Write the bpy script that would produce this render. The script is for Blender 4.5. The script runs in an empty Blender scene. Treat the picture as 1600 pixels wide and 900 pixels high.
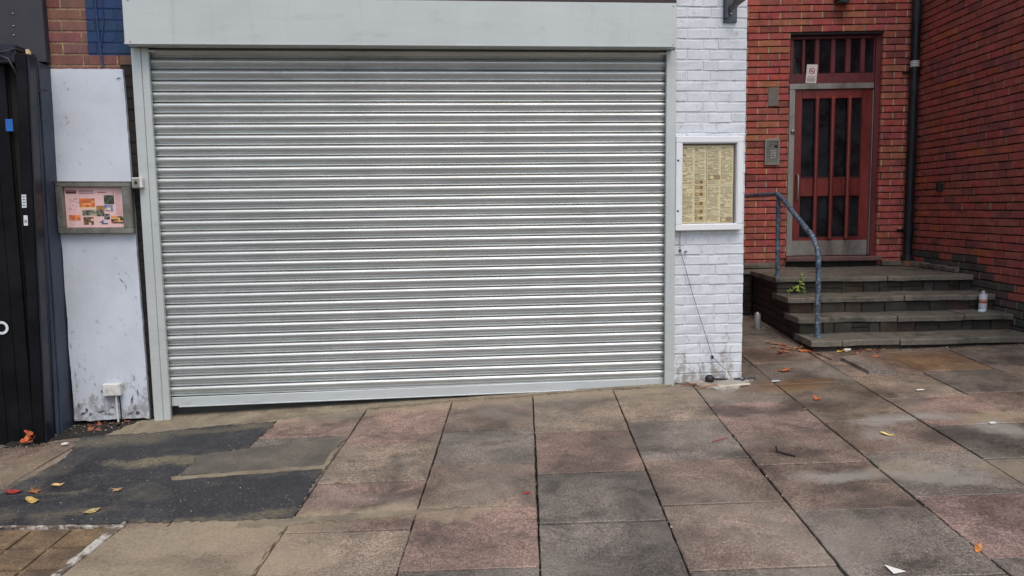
import bpy, math, random
from mathutils import Vector, Matrix, noise
R = math.radians
PI = math.pi
scene = bpy.context.scene
COL = scene.collection

# ------------------------------------------------------------------ camera
def cam_matrix(yaw, pitch, roll):
    f = Vector((math.sin(yaw)*math.cos(pitch), math.cos(yaw)*math.cos(pitch), -math.sin(pitch)))
    r = Vector((math.cos(yaw), -math.sin(yaw), 0)); u = r.cross(f)
    c, s = math.cos(roll), math.sin(roll)
    r2 = r*c + u*s; u2 = u*c - r*s
    return Matrix((r2, u2, -f)).transposed()
cd = bpy.data.cameras.new('camera'); cam = bpy.data.objects.new('camera', cd); COL.objects.link(cam)
cd.sensor_width = 36; cd.lens = 1195.24/1600*36; cd.clip_start = 0.05; cd.clip_end = 500
cam.matrix_world = Matrix.Translation((1.9706, -5.6698, 1.4204)) @ cam_matrix(.0945, .1023, -.0146).to_4x4()
scene.camera = cam

# ------------------------------------------------------------------ sky, sun, exposure
SUN_EL, SUN_AZ = R(58), R(168)          # azimuth from +Y clockwise: behind the camera, a little right
w = bpy.data.worlds.new('World'); scene.world = w; w.use_nodes = True
nt = w.node_tree; bg = nt.nodes['Background']
sky = nt.nodes.new('ShaderNodeTexSky'); sky.sky_type = 'NISHITA'; sky.sun_disc = False
sky.sun_elevation = SUN_EL; sky.sun_rotation = SUN_AZ; sky.air_density = 1.0; sky.dust_density = 3.0; sky.ozone_density = 1.0
nt.links.new(sky.outputs[0], bg.inputs[0]); bg.inputs[1].default_value = 0.15
ld = bpy.data.lights.new('sun', 'SUN'); ld.energy = .95; ld.angle = R(40); ld.color = (1, .94, .85)
sun = bpy.data.objects.new('sun', ld); COL.objects.link(sun)
sd = Vector((math.sin(SUN_AZ)*math.cos(SUN_EL), math.cos(SUN_AZ)*math.cos(SUN_EL), math.sin(SUN_EL)))
sun.rotation_euler = sd.to_track_quat('Z', 'Y').to_euler(); sun.location = (2, -8, 12)
vs = scene.view_settings; vs.view_transform = 'Standard'; vs.look = 'None'; vs.gamma = 1; vs.exposure = 0.42; vs.use_curve_mapping = False

# ------------------------------------------------------------------ helpers
def s(r, g, b, k=1.0):
    f = lambda c: ((c/255+.055)/1.055)**2.4 if c > 10 else c/255/12.92
    return (f(r)*k, f(g)*k, f(b)*k)

class NT:
    def __init__(self, name):
        self.m = bpy.data.materials.new(name); self.m.use_nodes = True
        self.t = self.m.node_tree; self.b = self.t.nodes['Principled BSDF']
    def n(self, typ, **kw):
        x = self.t.nodes.new(typ)
        for k, v in kw.items(): setattr(x, k, v)
        return x
    def l(self, a, b): self.t.links.new(a, b)
    def mix(self, a, b, fac, mode='MIX'):
        x = self.n('ShaderNodeMix', data_type='RGBA', blend_type=mode)
        for sock, v in ((x.inputs[6], a), (x.inputs[7], b), (x.inputs[0], fac)):
            if hasattr(v, 'links'): self.l(v, sock)
            elif isinstance(v, tuple): sock.default_value = (*v[:3], 1)
            else: sock.default_value = v
        return x.outputs[2]
    def math(self, op, a, b=None, clamp=False):
        x = self.n('ShaderNodeMath', operation=op, use_clamp=clamp)
        for i, v in enumerate((a, b)):
            if v is None: continue
            if hasattr(v, 'links'): self.l(v, x.inputs[i])
            else: x.inputs[i].default_value = v
        return x.outputs[0]
    def co(self, scale=(1, 1, 1)):
        g = self.n('ShaderNodeNewGeometry')
        if scale == (1, 1, 1): return g.outputs['Position']
        mp = self.n('ShaderNodeMapping'); mp.inputs['Scale'].default_value = scale
        self.l(g.outputs['Position'], mp.inputs[0]); return mp.outputs[0]
    def noise(self, scale, detail=4, rough=.6, stretch=(1, 1, 1), dist=0.0):
        x = self.n('ShaderNodeTexNoise'); x.inputs['Scale'].default_value = scale
        x.inputs['Detail'].default_value = detail; x.inputs['Roughness'].default_value = rough
        x.inputs['Distortion'].default_value = dist
        self.l(self.co(stretch), x.inputs['Vector']); return x.outputs['Fac']
    def ramp(self, fac, lo, hi, a=0.0, b=1.0):
        x = self.n('ShaderNodeMapRange', clamp=True)
        x.inputs[1].default_value = lo; x.inputs[2].default_value = hi; x.inputs[3].default_value = a; x.inputs[4].default_value = b
        self.l(fac, x.inputs[0]); return x.outputs[0]
    def grey(self, v):
        x = self.n('ShaderNodeCombineColor')
        for i in range(3): self.l(v, x.inputs[i])
        return x.outputs[0]
    def bump(self, h, strength, dist=.01, prev=None):
        x = self.n('ShaderNodeBump'); x.inputs['Strength'].default_value = strength; x.inputs['Distance'].default_value = dist
        self.l(h, x.inputs['Height'])
        if prev is not None: self.l(prev, x.inputs['Normal'])
        return x.outputs[0]

    def blobs(self, L, amp=.42):
        nv = self.n('ShaderNodeTexNoise'); nv.inputs['Scale'].default_value = 3.0; nv.inputs['Detail'].default_value = 6; nv.inputs['Roughness'].default_value = .7
        self.l(self.co(), nv.inputs['Vector'])
        ad = self.n('ShaderNodeVectorMath', operation='MULTIPLY_ADD'); self.l(nv.outputs['Color'], ad.inputs[0])
        ad.inputs[1].default_value = (amp, amp, 0); self.l(self.co(), ad.inputs[2]); tot = None
        for (x, y, rx, ry, k) in L:
            mp = self.n('ShaderNodeMapping'); mp.inputs['Scale'].default_value = (1/rx, 1/ry, 0)
            mp.inputs['Location'].default_value = (-(x+amp/2)/rx, -(y+amp/2)/ry, 0); self.l(ad.outputs[0], mp.inputs[0])
            gr = self.n('ShaderNodeTexGradient', gradient_type='SPHERICAL'); self.l(mp.outputs[0], gr.inputs[0])
            v = self.math('MULTIPLY', self.ramp(gr.outputs['Fac'], 0, .55), k)
            tot = v if tot is None else self.math('MAXIMUM', tot, v)
        return tot

MATS = {}
def mat(name, col=None, rough=.6, metal=0.0, var=.25, vscale=3.0, fine=.15, fscale=120.0, dirt=None, dirt_amt=.5, dirt_scale=2.5,
        dirt_lo=.5, dirt_hi=.7, bump=.15, bscale=150.0, bdist=.004, stretch=(1, 1, 1), rvar=.1, spec=.5, attr=False, dirt2=None, blobs=None, blobcol=None, foot=None):
    if name in MATS: return MATS[name]
    N = NT(name)
    if attr:
        a = N.n('ShaderNodeAttribute', attribute_name='Col'); base = a.outputs['Color']
    else:
        rgb = N.n('ShaderNodeRGB'); rgb.outputs[0].default_value = (*col, 1); base = rgb.outputs[0]
    n1 = N.noise(vscale, 5, .62, stretch); n2 = N.noise(fscale, 3, .6, stretch)
    c = N.mix(base, N.grey(N.ramp(n1, .36, .64, 1-var, 1+var)), 1.0, 'MULTIPLY')
    c = N.mix(c, N.grey(N.ramp(n2, .36, .64, 1-fine, 1+fine)), 1.0, 'MULTIPLY')
    if dirt:
        d = N.noise(dirt_scale, 8, .68, dist=.3)
        c = N.mix(c, dirt, N.math('MULTIPLY', N.ramp(d, dirt_lo, dirt_hi), dirt_amt))
    if dirt2:   # (colour, scale, lo, hi, amount): small scuffs
        d = N.noise(dirt2[1], 6, .7, dist=.6)
        c = N.mix(c, dirt2[0], N.math('MULTIPLY', N.ramp(d, dirt2[2], dirt2[3]), dirt2[4]))
    if foot:   # splash grime low on a wall: (colour, height where it ends, noise scale, amount)
        sx = N.n('ShaderNodeSeparateXYZ'); N.l(N.co(), sx.inputs[0]); hz = N.ramp(sx.outputs[2], -.1, foot[1], 1, 0)
        g_ = N.math('ADD', N.math('MULTIPLY', hz, .30), N.noise(foot[2], 8, .72, (1, 1, .7), .2))
        c = N.mix(c, foot[0], N.math('MULTIPLY', N.ramp(g_, .68, .78), foot[3]))
    if blobs:
        c = N.mix(c, blobcol, N.math('MULTIPLY', N.blobs(blobs), N.ramp(N.noise(50, 5, .7), .38, .56, .25, 1)))
    N.l(c, N.b.inputs['Base Color'])
    N.l(N.ramp(n1, .35, .65, rough-rvar, rough+rvar), N.b.inputs['Roughness'])
    N.b.inputs['Metallic'].default_value = metal; N.b.inputs['Specular IOR Level'].default_value = spec
    if bump: N.l(N.bump(N.noise(bscale, 4, .65, stretch), bump, bdist), N.b.inputs['Normal'])
    MATS[name] = N.m
    return N.m

# frames: W = world, A = alcove and paving grid (turned by 6.4 degrees)
TH = .1125; CT, ST = math.cos(TH), math.sin(TH)
def W(x, y, z): return (x, y, z)
def A(u, v, z): return (u*CT + v*ST, -u*ST + v*CT, z)
def G(x, y): return -0.0655 + .0333*x + .037*y      # height of the pavement
def GA(u, v):
    p = A(u, v, 0); return G(p[0], p[1])

class MB:
    def __init__(self, F=W): self.v = []; self.f = []; self.c = []; self.sm = []; self.F = F; self.col = (1, 1, 1)
    def add(self, vs, fs, smooth=False, col=None, F=None):
        F = F or self.F; o = len(self.v); self.v += [F(*p) for p in vs]
        for q in fs: self.f.append([o+i for i in q]); self.c.append(col or self.col); self.sm.append(smooth)
    def box(self, a, b, ch=0.0, col=None, jit=0.0, rnd=None, fn=None):
        """chamfered box between corners a and b; fn warps each point"""
        x0, y0, z0 = [min(p, q) for p, q in zip(a, b)]; x1, y1, z1 = [max(p, q) for p, q in zip(a, b)]
        L = [(x0, x1), (y0, y1), (z0, z1)]
        jt = {}
        vs = []; idx = {}
        for i in range(2):
            for j in range(2):
                for k in range(2):
                    off = [0, 0, 0]
                    if jit and rnd: off = [rnd.uniform(-jit, jit) for _ in range(3)]
                    sg = (i, j, k)
                    for ax in range(3):
                        if ch == 0 and ax > 0: idx[(i, j, k, ax)] = idx[(i, j, k, 0)]; continue
                        p = []
                        for d in range(3):
                            full = L[d][sg[d]]; ins = full + (ch if sg[d] == 0 else -ch)
                            p.append((full if d == ax else ins) + off[d])
                        if fn: p = fn(*p)
                        idx[(i, j, k, ax)] = len(vs); vs.append(tuple(p))
        fs = []
        def g(i, j, k, a): return idx[(i, j, k, a)]
        fs.append([g(0,0,0,0), g(0,0,1,0), g(0,1,1,0), g(0,1,0,0)]); fs.append([g(1,0,0,0), g(1,1,0,0), g(1,1,1,0), g(1,0,1,0)])
        fs.append([g(0,0,0,1), g(1,0,0,1), g(1,0,1,1), g(0,0,1,1)]); fs.append([g(0,1,0,1), g(0,1,1,1), g(1,1,1,1), g(1,1,0,1)])
        fs.append([g(0,0,0,2), g(0,1,0,2), g(1,1,0,2), g(1,0,0,2)]); fs.append([g(0,0,1,2), g(1,0,1,2), g(1,1,1,2), g(0,1,1,2)])
        if ch:
            for j in range(2):
                for k in range(2):   # edges along x between faces y,z
                    e = [g(0,j,k,1), g(1,j,k,1), g(1,j,k,2), g(0,j,k,2)]; fs.append(e if (j ^ k) else e[::-1])
            for i in range(2):
                for k in range(2):
                    e = [g(i,0,k,0), g(i,1,k,0), g(i,1,k,2), g(i,0,k,2)]; fs.append(e[::-1] if (i ^ k) else e)
            for i in range(2):
                for j in range(2):
                    e = [g(i,j,0,0), g(i,j,1,0), g(i,j,1,1), g(i,j,0,1)]; fs.append(e if (i ^ j) else e[::-1])
            for i in range(2):
                for j in range(2):
                    for k in range(2):
                        e = [g(i,j,k,0), g(i,j,k,1), g(i,j,k,2)]; fs.append(e if (i+j+k) % 2 else e[::-1])
        self.add(vs, fs, False, col)
    def tube(self, pts, r, n=12, col=None, caps=True, F=None):
        F = F or self.F; P = [Vector(F(*p)) for p in pts]; rings = []
        rr = r if isinstance(r, (list, tuple)) else [r]*len(P)
        up = Vector((0, 0, 1)); d0 = (P[1]-P[0]).normalized()
        if abs(d0.dot(up)) > .95: up = Vector((0, 1, 0))
        nx = d0.cross(up).normalized()
        for i, p in enumerate(P):
            d = (P[min(i+1, len(P)-1)] - P[max(i-1, 0)]).normalized()
            nx = (nx - d*nx.dot(d)).normalized(); ny = d.cross(nx)
            rings.append([tuple(p + (nx*math.cos(2*PI*k/n) + ny*math.sin(2*PI*k/n))*rr[i]) for k in range(n)])
        vs = [q for ring in rings for q in ring]; fs = []
        for i in range(len(P)-1):
            for k in range(n): fs.append([i*n+k, i*n+(k+1) % n, (i+1)*n+(k+1) % n, (i+1)*n+k])
        self.add(vs, fs, True, col, W)
        if caps: self.add(rings[0], [list(range(n))[::-1]], False, col, W); self.add(rings[-1], [list(range(n))], False, col, W)
    def lathe(self, c, prof, n=24, col=None, M=None):
        vs = []
        for r, z in prof:
            for k in range(n):
                p = Vector((r*math.cos(2*PI*k/n), r*math.sin(2*PI*k/n), z))
                if M: p = M @ p
                vs.append((c[0]+p.x, c[1]+p.y, c[2]+p.z))
        fs = [[i*n+k, i*n+(k+1) % n, (i+1)*n+(k+1) % n, (i+1)*n+k] for i in range(len(prof)-1) for k in range(n)]
        self.add(vs, fs, True, col)
    def prism(self, poly, zb, zt, col=None):
        """poly list of (x,y); zb, zt numbers or functions"""
        fb = zb if callable(zb) else (lambda x, y: zb); ft = zt if callable(zt) else (lambda x, y: zt)
        n = len(poly); vs = [(x, y, ft(x, y)) for x, y in poly] + [(x, y, fb(x, y)) for x, y in poly]
        fs = [list(range(n)), list(range(n, 2*n))[::-1]] + [[i, i+n, (i+1) % n+n, (i+1) % n] for i in range(n)]
        self.add(vs, fs, False, col)
    def quad(self, a, b, c, d, col=None): self.add([a, b, c, d], [[0, 1, 2, 3]], False, col)
    def build(self, name, m, parent=None, origin=None, attr=False, bevel=0):
        me = bpy.data.meshes.new(name)
        if parent is not None: o0 = Vector((0, 0, 0)); q = parent
        if parent is not None:
            off = Vector((0, 0, 0)); q = parent
            while q is not None: off += q.location; q = q.parent
        elif origin is not None: off = Vector(origin)
        else:
            xs = [p[0] for p in self.v]; ys = [p[1] for p in self.v]; zs = [p[2] for p in self.v]
            off = Vector(((min(xs)+max(xs))/2, (min(ys)+max(ys))/2, min(zs)))
        me.from_pydata([(p[0]-off.x, p[1]-off.y, p[2]-off.z) for p in self.v], [], self.f)
        me.polygons.foreach_set('use_smooth', self.sm)
        if attr:
            ca = me.color_attributes.new('Col', 'FLOAT_COLOR', 'CORNER'); buf = []
            for pl, c in zip(me.polygons, self.c): buf += [c[0], c[1], c[2], 1.0]*pl.loop_total
            ca.data.foreach_set('color', buf)
        me.validate(); me.update()
        me.materials.append(m)
        o = bpy.data.objects.new(name, me); COL.objects.link(o)
        if parent is not None: o.parent = parent
        else: o.location = off
        return o

def tag(o, label=None, cat=None, group=None, kind=None):
    if label: o['label'] = label
    if cat: o['category'] = cat
    if group: o['group'] = group
    if kind: o['kind'] = kind
    return o
def thing(name, label, cat, loc, group=None):
    o = bpy.data.objects.new(name, None); COL.objects.link(o); o.location = loc; o.empty_display_size = .1
    return tag(o, label, cat, group)
def struct(name, mb, m, attr=False):
    return tag(mb.build(name, m, attr=attr), kind='structure')

def rough_poly(poly, step=.06, amp=.012, seed=1):
    r = random.Random(seed); out = []
    for i, p in enumerate(poly):
        q = poly[(i+1) % len(poly)]; d = math.hypot(q[0]-p[0], q[1]-p[1]); n = max(1, int(d/step))
        for k in range(n):
            t = k/n; a = amp if k else amp*.5
            out.append((p[0]+(q[0]-p[0])*t + r.uniform(-a, a), p[1]+(q[1]-p[1])*t + r.uniform(-a, a)))
    return out

# ------------------------------------------------------------------ materials
KG = .86   # ground colours are read off the photograph and scaled to real albedo
def pavement_mat():
    N = NT('damp_flagstone')
    a = N.n('ShaderNodeAttribute', attribute_name='Col'); base = a.outputs['Color']
    n1 = N.noise(1.6, 6, .62, dist=.4); n2 = N.noise(7, 5, .6); n3 = N.noise(75, 4, .75); n5 = N.noise(230, 2, .7)
    c = N.mix(base, N.grey(N.ramp(n1, .38, .62, .62, 1.34)), 1.0, 'MULTIPLY')
    c = N.mix(c, N.grey(N.ramp(n2, .38, .62, .84, 1.16)), 1.0, 'MULTIPLY')
    c = N.mix(c, N.grey(N.ramp(n3, .40, .60, .62, 1.40)), 1.0, 'MULTIPLY')
    c = N.mix(c, N.grey(N.ramp(n5, .38, .62, .5, 1.55)), 1.0, 'MULTIPLY')
    st = N.noise(2.3, 7, .7, dist=.8)     # dark damp stains, pale lime bloom
    c = N.mix(c, s(62, 56, 50, .8), N.ramp(st, .52, .64, 0, .6))
    st2 = N.noise(1.1, 6, .66, (1, 1.3, 1), .5)
    c = N.mix(c, s(150, 142, 128, .8), N.ramp(st2, .52, .66, 0, .5))
    # sandy smears in front of the shop, each with its own place and outline
    tot = N.blobs([(.75, -2.02, .8, .34, 1.0), (.45, -2.45, .8, .32, .9), (.2, -2.9, .8, .3, .7), (1.0, -2.6, .5, .2, .8), (-.7, -.85, .4, .3, .4), (1.45, -1.93, .75, .11, 1.0), (2.05, -2.0, .35, .09, .7), (1.25, -2.35, .30, .22, .8),
                              (1.8, -.12, 1.6, .17, .55), (3.2, -.12, .9, .17, .6), (.4, -.25, .9, .15, .9), (3.75, -.35, .6, .3, .3), (5.45, -1.25, .38, .16, .9),
                              (5.75, -1.65, .18, .2, .7), (4.4, -1.95, .25, .16, .6), (4.95, -2.05, .25, .2, .6), (4.55, -.35, .35, .12, .5)])
    grain = N.ramp(N.noise(60, 4, .7), .3, .6, .35, 1.0)
    c = N.mix(c, s(172, 156, 128, .85), N.math('MULTIPLY', N.math('MULTIPLY', tot, grain), .9))
    c = N.mix(c, s(128, 92, 54, .8), N.math('MULTIPLY', N.blobs([(4.55, -.25, .45, .2, 1), (4.75, -.15, .3, .1, 1), (5.8, .2, .5, .4, .5)]), .55))
    c = N.mix(c, s(168, 164, 154, .8), N.math('MULTIPLY', N.blobs([(4.05, -1.95, .30, .12, 1), (4.5, -2.05, .3, .14, .8), (4.9, -1.15, .45, .12, 1), (5.35, -1.45, .16, .2, 1), (4.6, -1.35, .12, .14, .6)]), .7))
    c = N.mix(c, s(58, 52, 46, .8), N.math('MULTIPLY', N.blobs([(5.0, -1.5, .3, .2, 1), (4.2, -.75, .6, .14, .8), (5.2, -.6, .4, .2, .6), (4.1, -2.3, .3, .2, .6), (3.0, -1.2, .4, .3, .5)]), .6))
    # trodden gum and pale specks
    vo = N.n('ShaderNodeTexVoronoi', feature='F1'); vo.inputs['Scale'].default_value = 4.2; vo.inputs['Randomness'].default_value = 1; N.l(N.co((1, 1, 0)), vo.inputs['Vector'])
    wn = N.n('ShaderNodeTexWhiteNoise', noise_dimensions='3D'); N.l(vo.outputs['Position'], wn.inputs['Vector'])
    rad = N.ramp(wn.outputs['Value'], .45, 1, 0.0, .075)
    gum = N.math('LESS_THAN', N.math('ADD', vo.outputs['Distance'], N.ramp(N.noise(90, 2, .5), .3, .7, -.012, .012)), rad)
    c = N.mix(c, s(150, 146, 136, .8), N.math('MULTIPLY', gum, .42))
    vo2 = N.n('ShaderNodeTexVoronoi', feature='F1'); vo2.inputs['Scale'].default_value = 13; N.l(N.co((1, 1, 0)), vo2.inputs['Vector'])
    wn2 = N.n('ShaderNodeTexWhiteNoise', noise_dimensions='3D'); N.l(vo2.outputs['Position'], wn2.inputs['Vector'])
    sp = N.math('LESS_THAN', vo2.outputs['Distance'], N.ramp(wn2.outputs['Value'], .6, 1, 0, .07))
    sp2 = N.math('LESS_THAN', vo2.outputs['Distance'], N.ramp(wn2.outputs['Value'], .4, 0, 0, .06))
    c = N.mix(c, s(190, 182, 168, .7), N.math('MULTIPLY', sp, .6)); c = N.mix(c, s(40, 34, 30), N.math('MULTIPLY', sp2, .6))
    N.l(c, N.b.inputs['Base Color'])
    N.l(N.ramp(N.math('ADD', n1, N.math('MULTIPLY', n3, .3)), .4, .9, .38, .78), N.b.inputs['Roughness'])
    h = N.math('ADD', n3, N.math('MULTIPLY', n2, 2.0))
    N.l(N.bump(h, .7, .004, N.bump(n1, .3, .02)), N.b.inputs['Normal'])
    return N.m
M_PAVE = pavement_mat()
M_BED = mat('joint_dirt', s(44, 38, 33, .55), .9, var=.4, vscale=6, fine=.4, dirt=s(60, 66, 40, .6), dirt_amt=.5, dirt_scale=5)
M_ASPH = mat('patched_asphalt', s(54, 54, 57, .8), .62, var=.35, vscale=2.2, fine=.55, fscale=90, dirt=s(112, 106, 92, .8), dirt_amt=.5, dirt_scale=3.0, dirt_lo=.50, dirt_hi=.68, blobs=[(.18, -.92, .26, .10, 1), (.62, -.36, .3, .08, .6), (-.55, -.9, .2, .3, .7), (.05, -1.62, .3, .08, .5), (.9, -1.86, .4, .08, .7), (-.45, -1.6, .25, .12, .5), (.0, -.88, .2, .05, .7), (.42, -.95, .18, .1, .8), (-.25, -.42, .5, .16, .6), (.3, -.38, .5, .08, .5), (.55, -1.88, .5, .07, .8), (-.1, -1.35, .16, .04, .5)], blobcol=s(140, 130, 104, .75),
             bump=.8, bscale=140, bdist=.006, rvar=.14, dirt2=(s(140, 136, 128), 55, .59, .65, .4))
M_CEM = mat('dusty_cement', s(150, 138, 116, .75), .88, var=.22, vscale=5, fine=.2, fscale=150, dirt=s(84, 74, 62), dirt_amt=.7, dirt_scale=4, dirt_lo=.5, dirt_hi=.72, bump=.5, bscale=90)
M_CEMG = mat('coarse_cement', s(112, 106, 94, .75), .85, var=.22, vscale=5, fine=.4, fscale=170, dirt=s(64, 60, 54), dirt_amt=.7, dirt_scale=3, bump=.6, bscale=120)
M_CEMW = mat('pale_cement', s(190, 184, 172, .75), .88, var=.2, vscale=9, fine=.2, dirt=s(100, 88, 76), dirt_amt=.75, dirt_scale=9, dirt_lo=.45, dirt_hi=.65, bump=.7, bscale=40)
M_TACT = mat('ochre_concrete', s(126, 104, 76, .8), .8, var=.35, vscale=4, fine=.4, fscale=90, dirt=s(74, 60, 48), dirt_amt=.8, dirt_scale=5, dirt_lo=.45, dirt_hi=.62, bump=.6, bscale=100, rvar=.1)
M_STONE = mat('weathered_stone', s(116, 110, 100, 1.0), .62, var=.3, vscale=3.5, fine=.25, fscale=130, dirt=s(50, 54, 40, .8), dirt_amt=.85, dirt_scale=3.5, dirt_lo=.45, dirt_hi=.65,
              bump=.6, bscale=60, bdist=.006, dirt2=(s(130, 124, 112), 12, .66, .78, .4))
M_RISER = mat('dirty_riser_stone', rough=.85, var=.35, vscale=9, fine=.3, bump=.8, bscale=45, bdist=.008, attr=True, dirt=s(44, 42, 36, .8), dirt_amt=.6, dirt_scale=7)
M_BRICK = mat('red_brick', rough=.82, var=.22, vscale=14, fine=.22, fscale=120, bump=.55, bscale=110, bdist=.004, attr=True, dirt=s(60, 36, 34, .8), dirt_amt=.35, dirt_scale=3,
              dirt2=(s(170, 140, 120), 40, .72, .78, .35))
M_MORT = mat('brick_mortar', rough=.95, var=.3, vscale=10, fine=.3, bump=.7, bscale=100, attr=True)
M_BLACKB = mat('plain_brickwork', s(104, 50, 42, .9), .85, var=.3, vscale=6, fine=.25)
M_WBRICK = mat('white_painted_brick', s(202, 206, 211), .62, var=.05, vscale=6, fine=.05, fscale=60, bump=.35, bscale=45, bdist=.005, dirt=s(150, 146, 138), dirt_amt=.35, dirt_scale=4,
               dirt_lo=.55, dirt_hi=.75, dirt2=(s(120, 115, 105), 22, .60, .68, .5), foot=(s(128, 120, 106), .75, 9, .75))
M_RENDER = mat('white_painted_render', s(190, 197, 206), .6, var=.06, vscale=2.5, fine=.03, bump=.12, bscale=14, bdist=.01, dirt=s(150, 150, 146), dirt_amt=.35, dirt_scale=1.6,
               dirt_lo=.5, dirt_hi=.75, dirt2=(s(110, 108, 104), 15, .62, .70, .6), foot=(s(104, 98, 88), .50, 14, .6))
def shutter_mat(name, col, metal, rough, streak=.12):
    N = NT(name)
    rgb = N.n('ShaderNodeRGB'); rgb.outputs[0].default_value = (*col, 1)
    a = N.noise(1.3, 4, .6); b = N.noise(30, 4, .7, (.08, 1, 1)); d = N.noise(9, 5, .7, (.3, 1, 1)); e = N.noise(260, 2, .6)
    c = N.mix(rgb.outputs[0], N.grey(N.ramp(a, .3, .7, .92, 1.07)), 1.0, 'MULTIPLY')
    c = N.mix(c, N.grey(N.ramp(b, .3, .7, 1-streak, 1+streak)), 1.0, 'MULTIPLY')
    c = N.mix(c, s(112, 106, 92), N.ramp(d, .56, .74, 0, .2))
    v_ = N.noise(16, 5, .7, (1, 1, .06)); c = N.mix(c, s(100, 96, 86), N.ramp(v_, .58, .72, 0, .13))
    k_ = N.noise(46, 5, .75); c = N.mix(c, s(70, 66, 60), N.ramp(k_, .68, .72, 0, .35))
    N.l(c, N.b.inputs['Base Color']); N.b.inputs['Metallic'].default_value = metal
    N.l(N.math('ADD', N.ramp(d, .3, .7, rough-.06, rough+.08), N.ramp(e, .3, .7, -.04, .04)), N.b.inputs['Roughness'])
    N.l(N.bump(e, .10, .002, N.bump(a, .15, .03)), N.b.inputs['Normal'])
    return N.m
M_SLAT = shutter_mat('shutter_slat_coat', (.49, .515, .505), .58, .34)
M_COAT = shutter_mat('grey_powder_coat', (.46, .495, .48), .12, .42, .03)
M_BAR = shutter_mat('bottom_rail_coat', (.52, .56, .565), .25, .35, .04)
M_DARKGAP = mat('dark_gap', (.012, .011, .01), .9, var=.3, bump=0)
M_WFRAME = mat('white_coated_frame', s(218, 220, 222), .4, var=.03, fine=.02, bump=.05, dirt=s(180, 178, 172), dirt_amt=.25)
M_ALU = mat('tarnished_aluminium', s(128, 126, 118), .48, metal=.65, var=.22, vscale=9, fine=.15, dirt=s(86, 82, 74), dirt_amt=.6, dirt_scale=8, bump=.2, bscale=60)
M_STEEL = mat('brushed_steel', s(165, 163, 156), .42, metal=.8, var=.18, vscale=5, fine=.08, dirt=s(110, 104, 96), dirt_amt=.5, dirt_scale=6, bump=.08, bscale=80, stretch=(1, 1, .1))
M_DOOR = mat('dark_red_stain', s(122, 50, 46, .95), .34, var=.25, vscale=5, fine=.15, fscale=90, stretch=(1, 1, .15), dirt=s(70, 36, 34), dirt_amt=.5, dirt_scale=4, bump=.2, bscale=60, rvar=.1)
M_DOORF = mat('maroon_frame_paint', s(112, 50, 52, .9), .5, var=.22, vscale=5, fine=.12, stretch=(1, 1, .3), dirt=s(60, 34, 36), dirt_amt=.5, dirt_scale=5, bump=.15)
M_GLASS = mat('dark_glazing', (.016, .019, .023), .07, var=.6, vscale=5, bump=.12, bscale=4, bdist=.02, rvar=.04)  # faint bluish reflection put into the base colour
M_BLACKP = mat('black_gloss_paint', (.0035, .0035, .005), .55, spec=.15, var=.4, vscale=6, bump=.2, bscale=40, dirt=(.015, .015, .018), dirt_amt=.5)
M_PIPE = mat('black_pipe_paint', (.008, .010, .013), .45, spec=.35, var=.35, vscale=6, bump=.3, bscale=50, dirt=(.06, .055, .05), dirt_amt=.4)
M_NAVY = mat('worn_navy_paint', s(58, 68, 86, .75), .5, var=.35, vscale=5, stretch=(1, 1, .3), fine=.2, bump=.35, bscale=35, dirt=s(28, 30, 38), dirt_amt=.8, dirt_scale=4, dirt2=(s(120, 126, 134), 26, .70, .76, .5))
M_DNAVY = mat('dark_navy_paint', s(26, 29, 44, .7), .42, var=.4, vscale=7, fine=.2, bump=.3, bscale=30, dirt2=(s(110, 114, 120), 30, .72, .77, .5))
M_CHAR = mat('charcoal_panel', s(52, 51, 58, .8), .6, var=.2, vscale=6, fine=.2, bump=.2)
M_WOODP = mat('splintered_pale_wood', s(196, 172, 128), .7, var=.15, vscale=20, stretch=(1, 1, .2))
M_RUBBER = mat('black_cable', (.012, .012, .013), .5, var=.2, bump=0)
M_BCAB = mat('blue_painted_cable', s(24, 52, 100), .5, var=.2, bump=0)
M_RAIL = None
def rail_mat():
    N = NT('flaking_blue_paint_glints'); n = N.noise(38, 6, .75); n2 = N.noise(14, 5, .7); n3 = N.noise(60, 4, .7, (1, 1, .5))
    c = N.mix(s(56, 63, 78), s(68, 92, 114), N.ramp(n2, .4, .6))
    c = N.mix(c, s(160, 178, 190), N.ramp(n, .50, .60, 0, .6)); c = N.mix(c, s(60, 44, 40), N.ramp(n3, .6, .66, 0, .8))  # pale blotches: flaked paint, spread wider to paint in the rail's highlights
    N.l(c, N.b.inputs['Base Color']); N.b.inputs['Roughness'].default_value = .42; N.l(N.bump(n, .6, .004), N.b.inputs['Normal'])
    return N.m
M_RAIL = rail_mat()
M_PAPER = mat('menu_paper', s(210, 198, 160), .8, var=.05, vscale=4, fine=.03, bump=0)
M_PRINT = mat('printed_ink', rough=.8, var=.05, fine=.05, bump=0, attr=True)
M_LEAF = mat('dry_leaf', rough=.6, var=.3, vscale=30, fine=.2, bump=.5, bscale=60, attr=True)
M_GREEN = mat('weed_leaf', rough=.55, var=.3, vscale=40, fine=.1, bump=.3, attr=True)
M_PLWHITE = mat('white_plastic', s(206, 206, 202), .4, var=.08, fine=.03, bump=.05, dirt=s(128, 122, 110), dirt_amt=.6, dirt_scale=18)

# ------------------------------------------------------------------ ground
mb = MB(); mb.prism([(-60, -60), (60, -60), (60, 60), (-60, 60)], lambda x, y: G(x, y)-.5, lambda x, y: G(x, y)-.03)
struct('ground', mb, M_BED)

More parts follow.
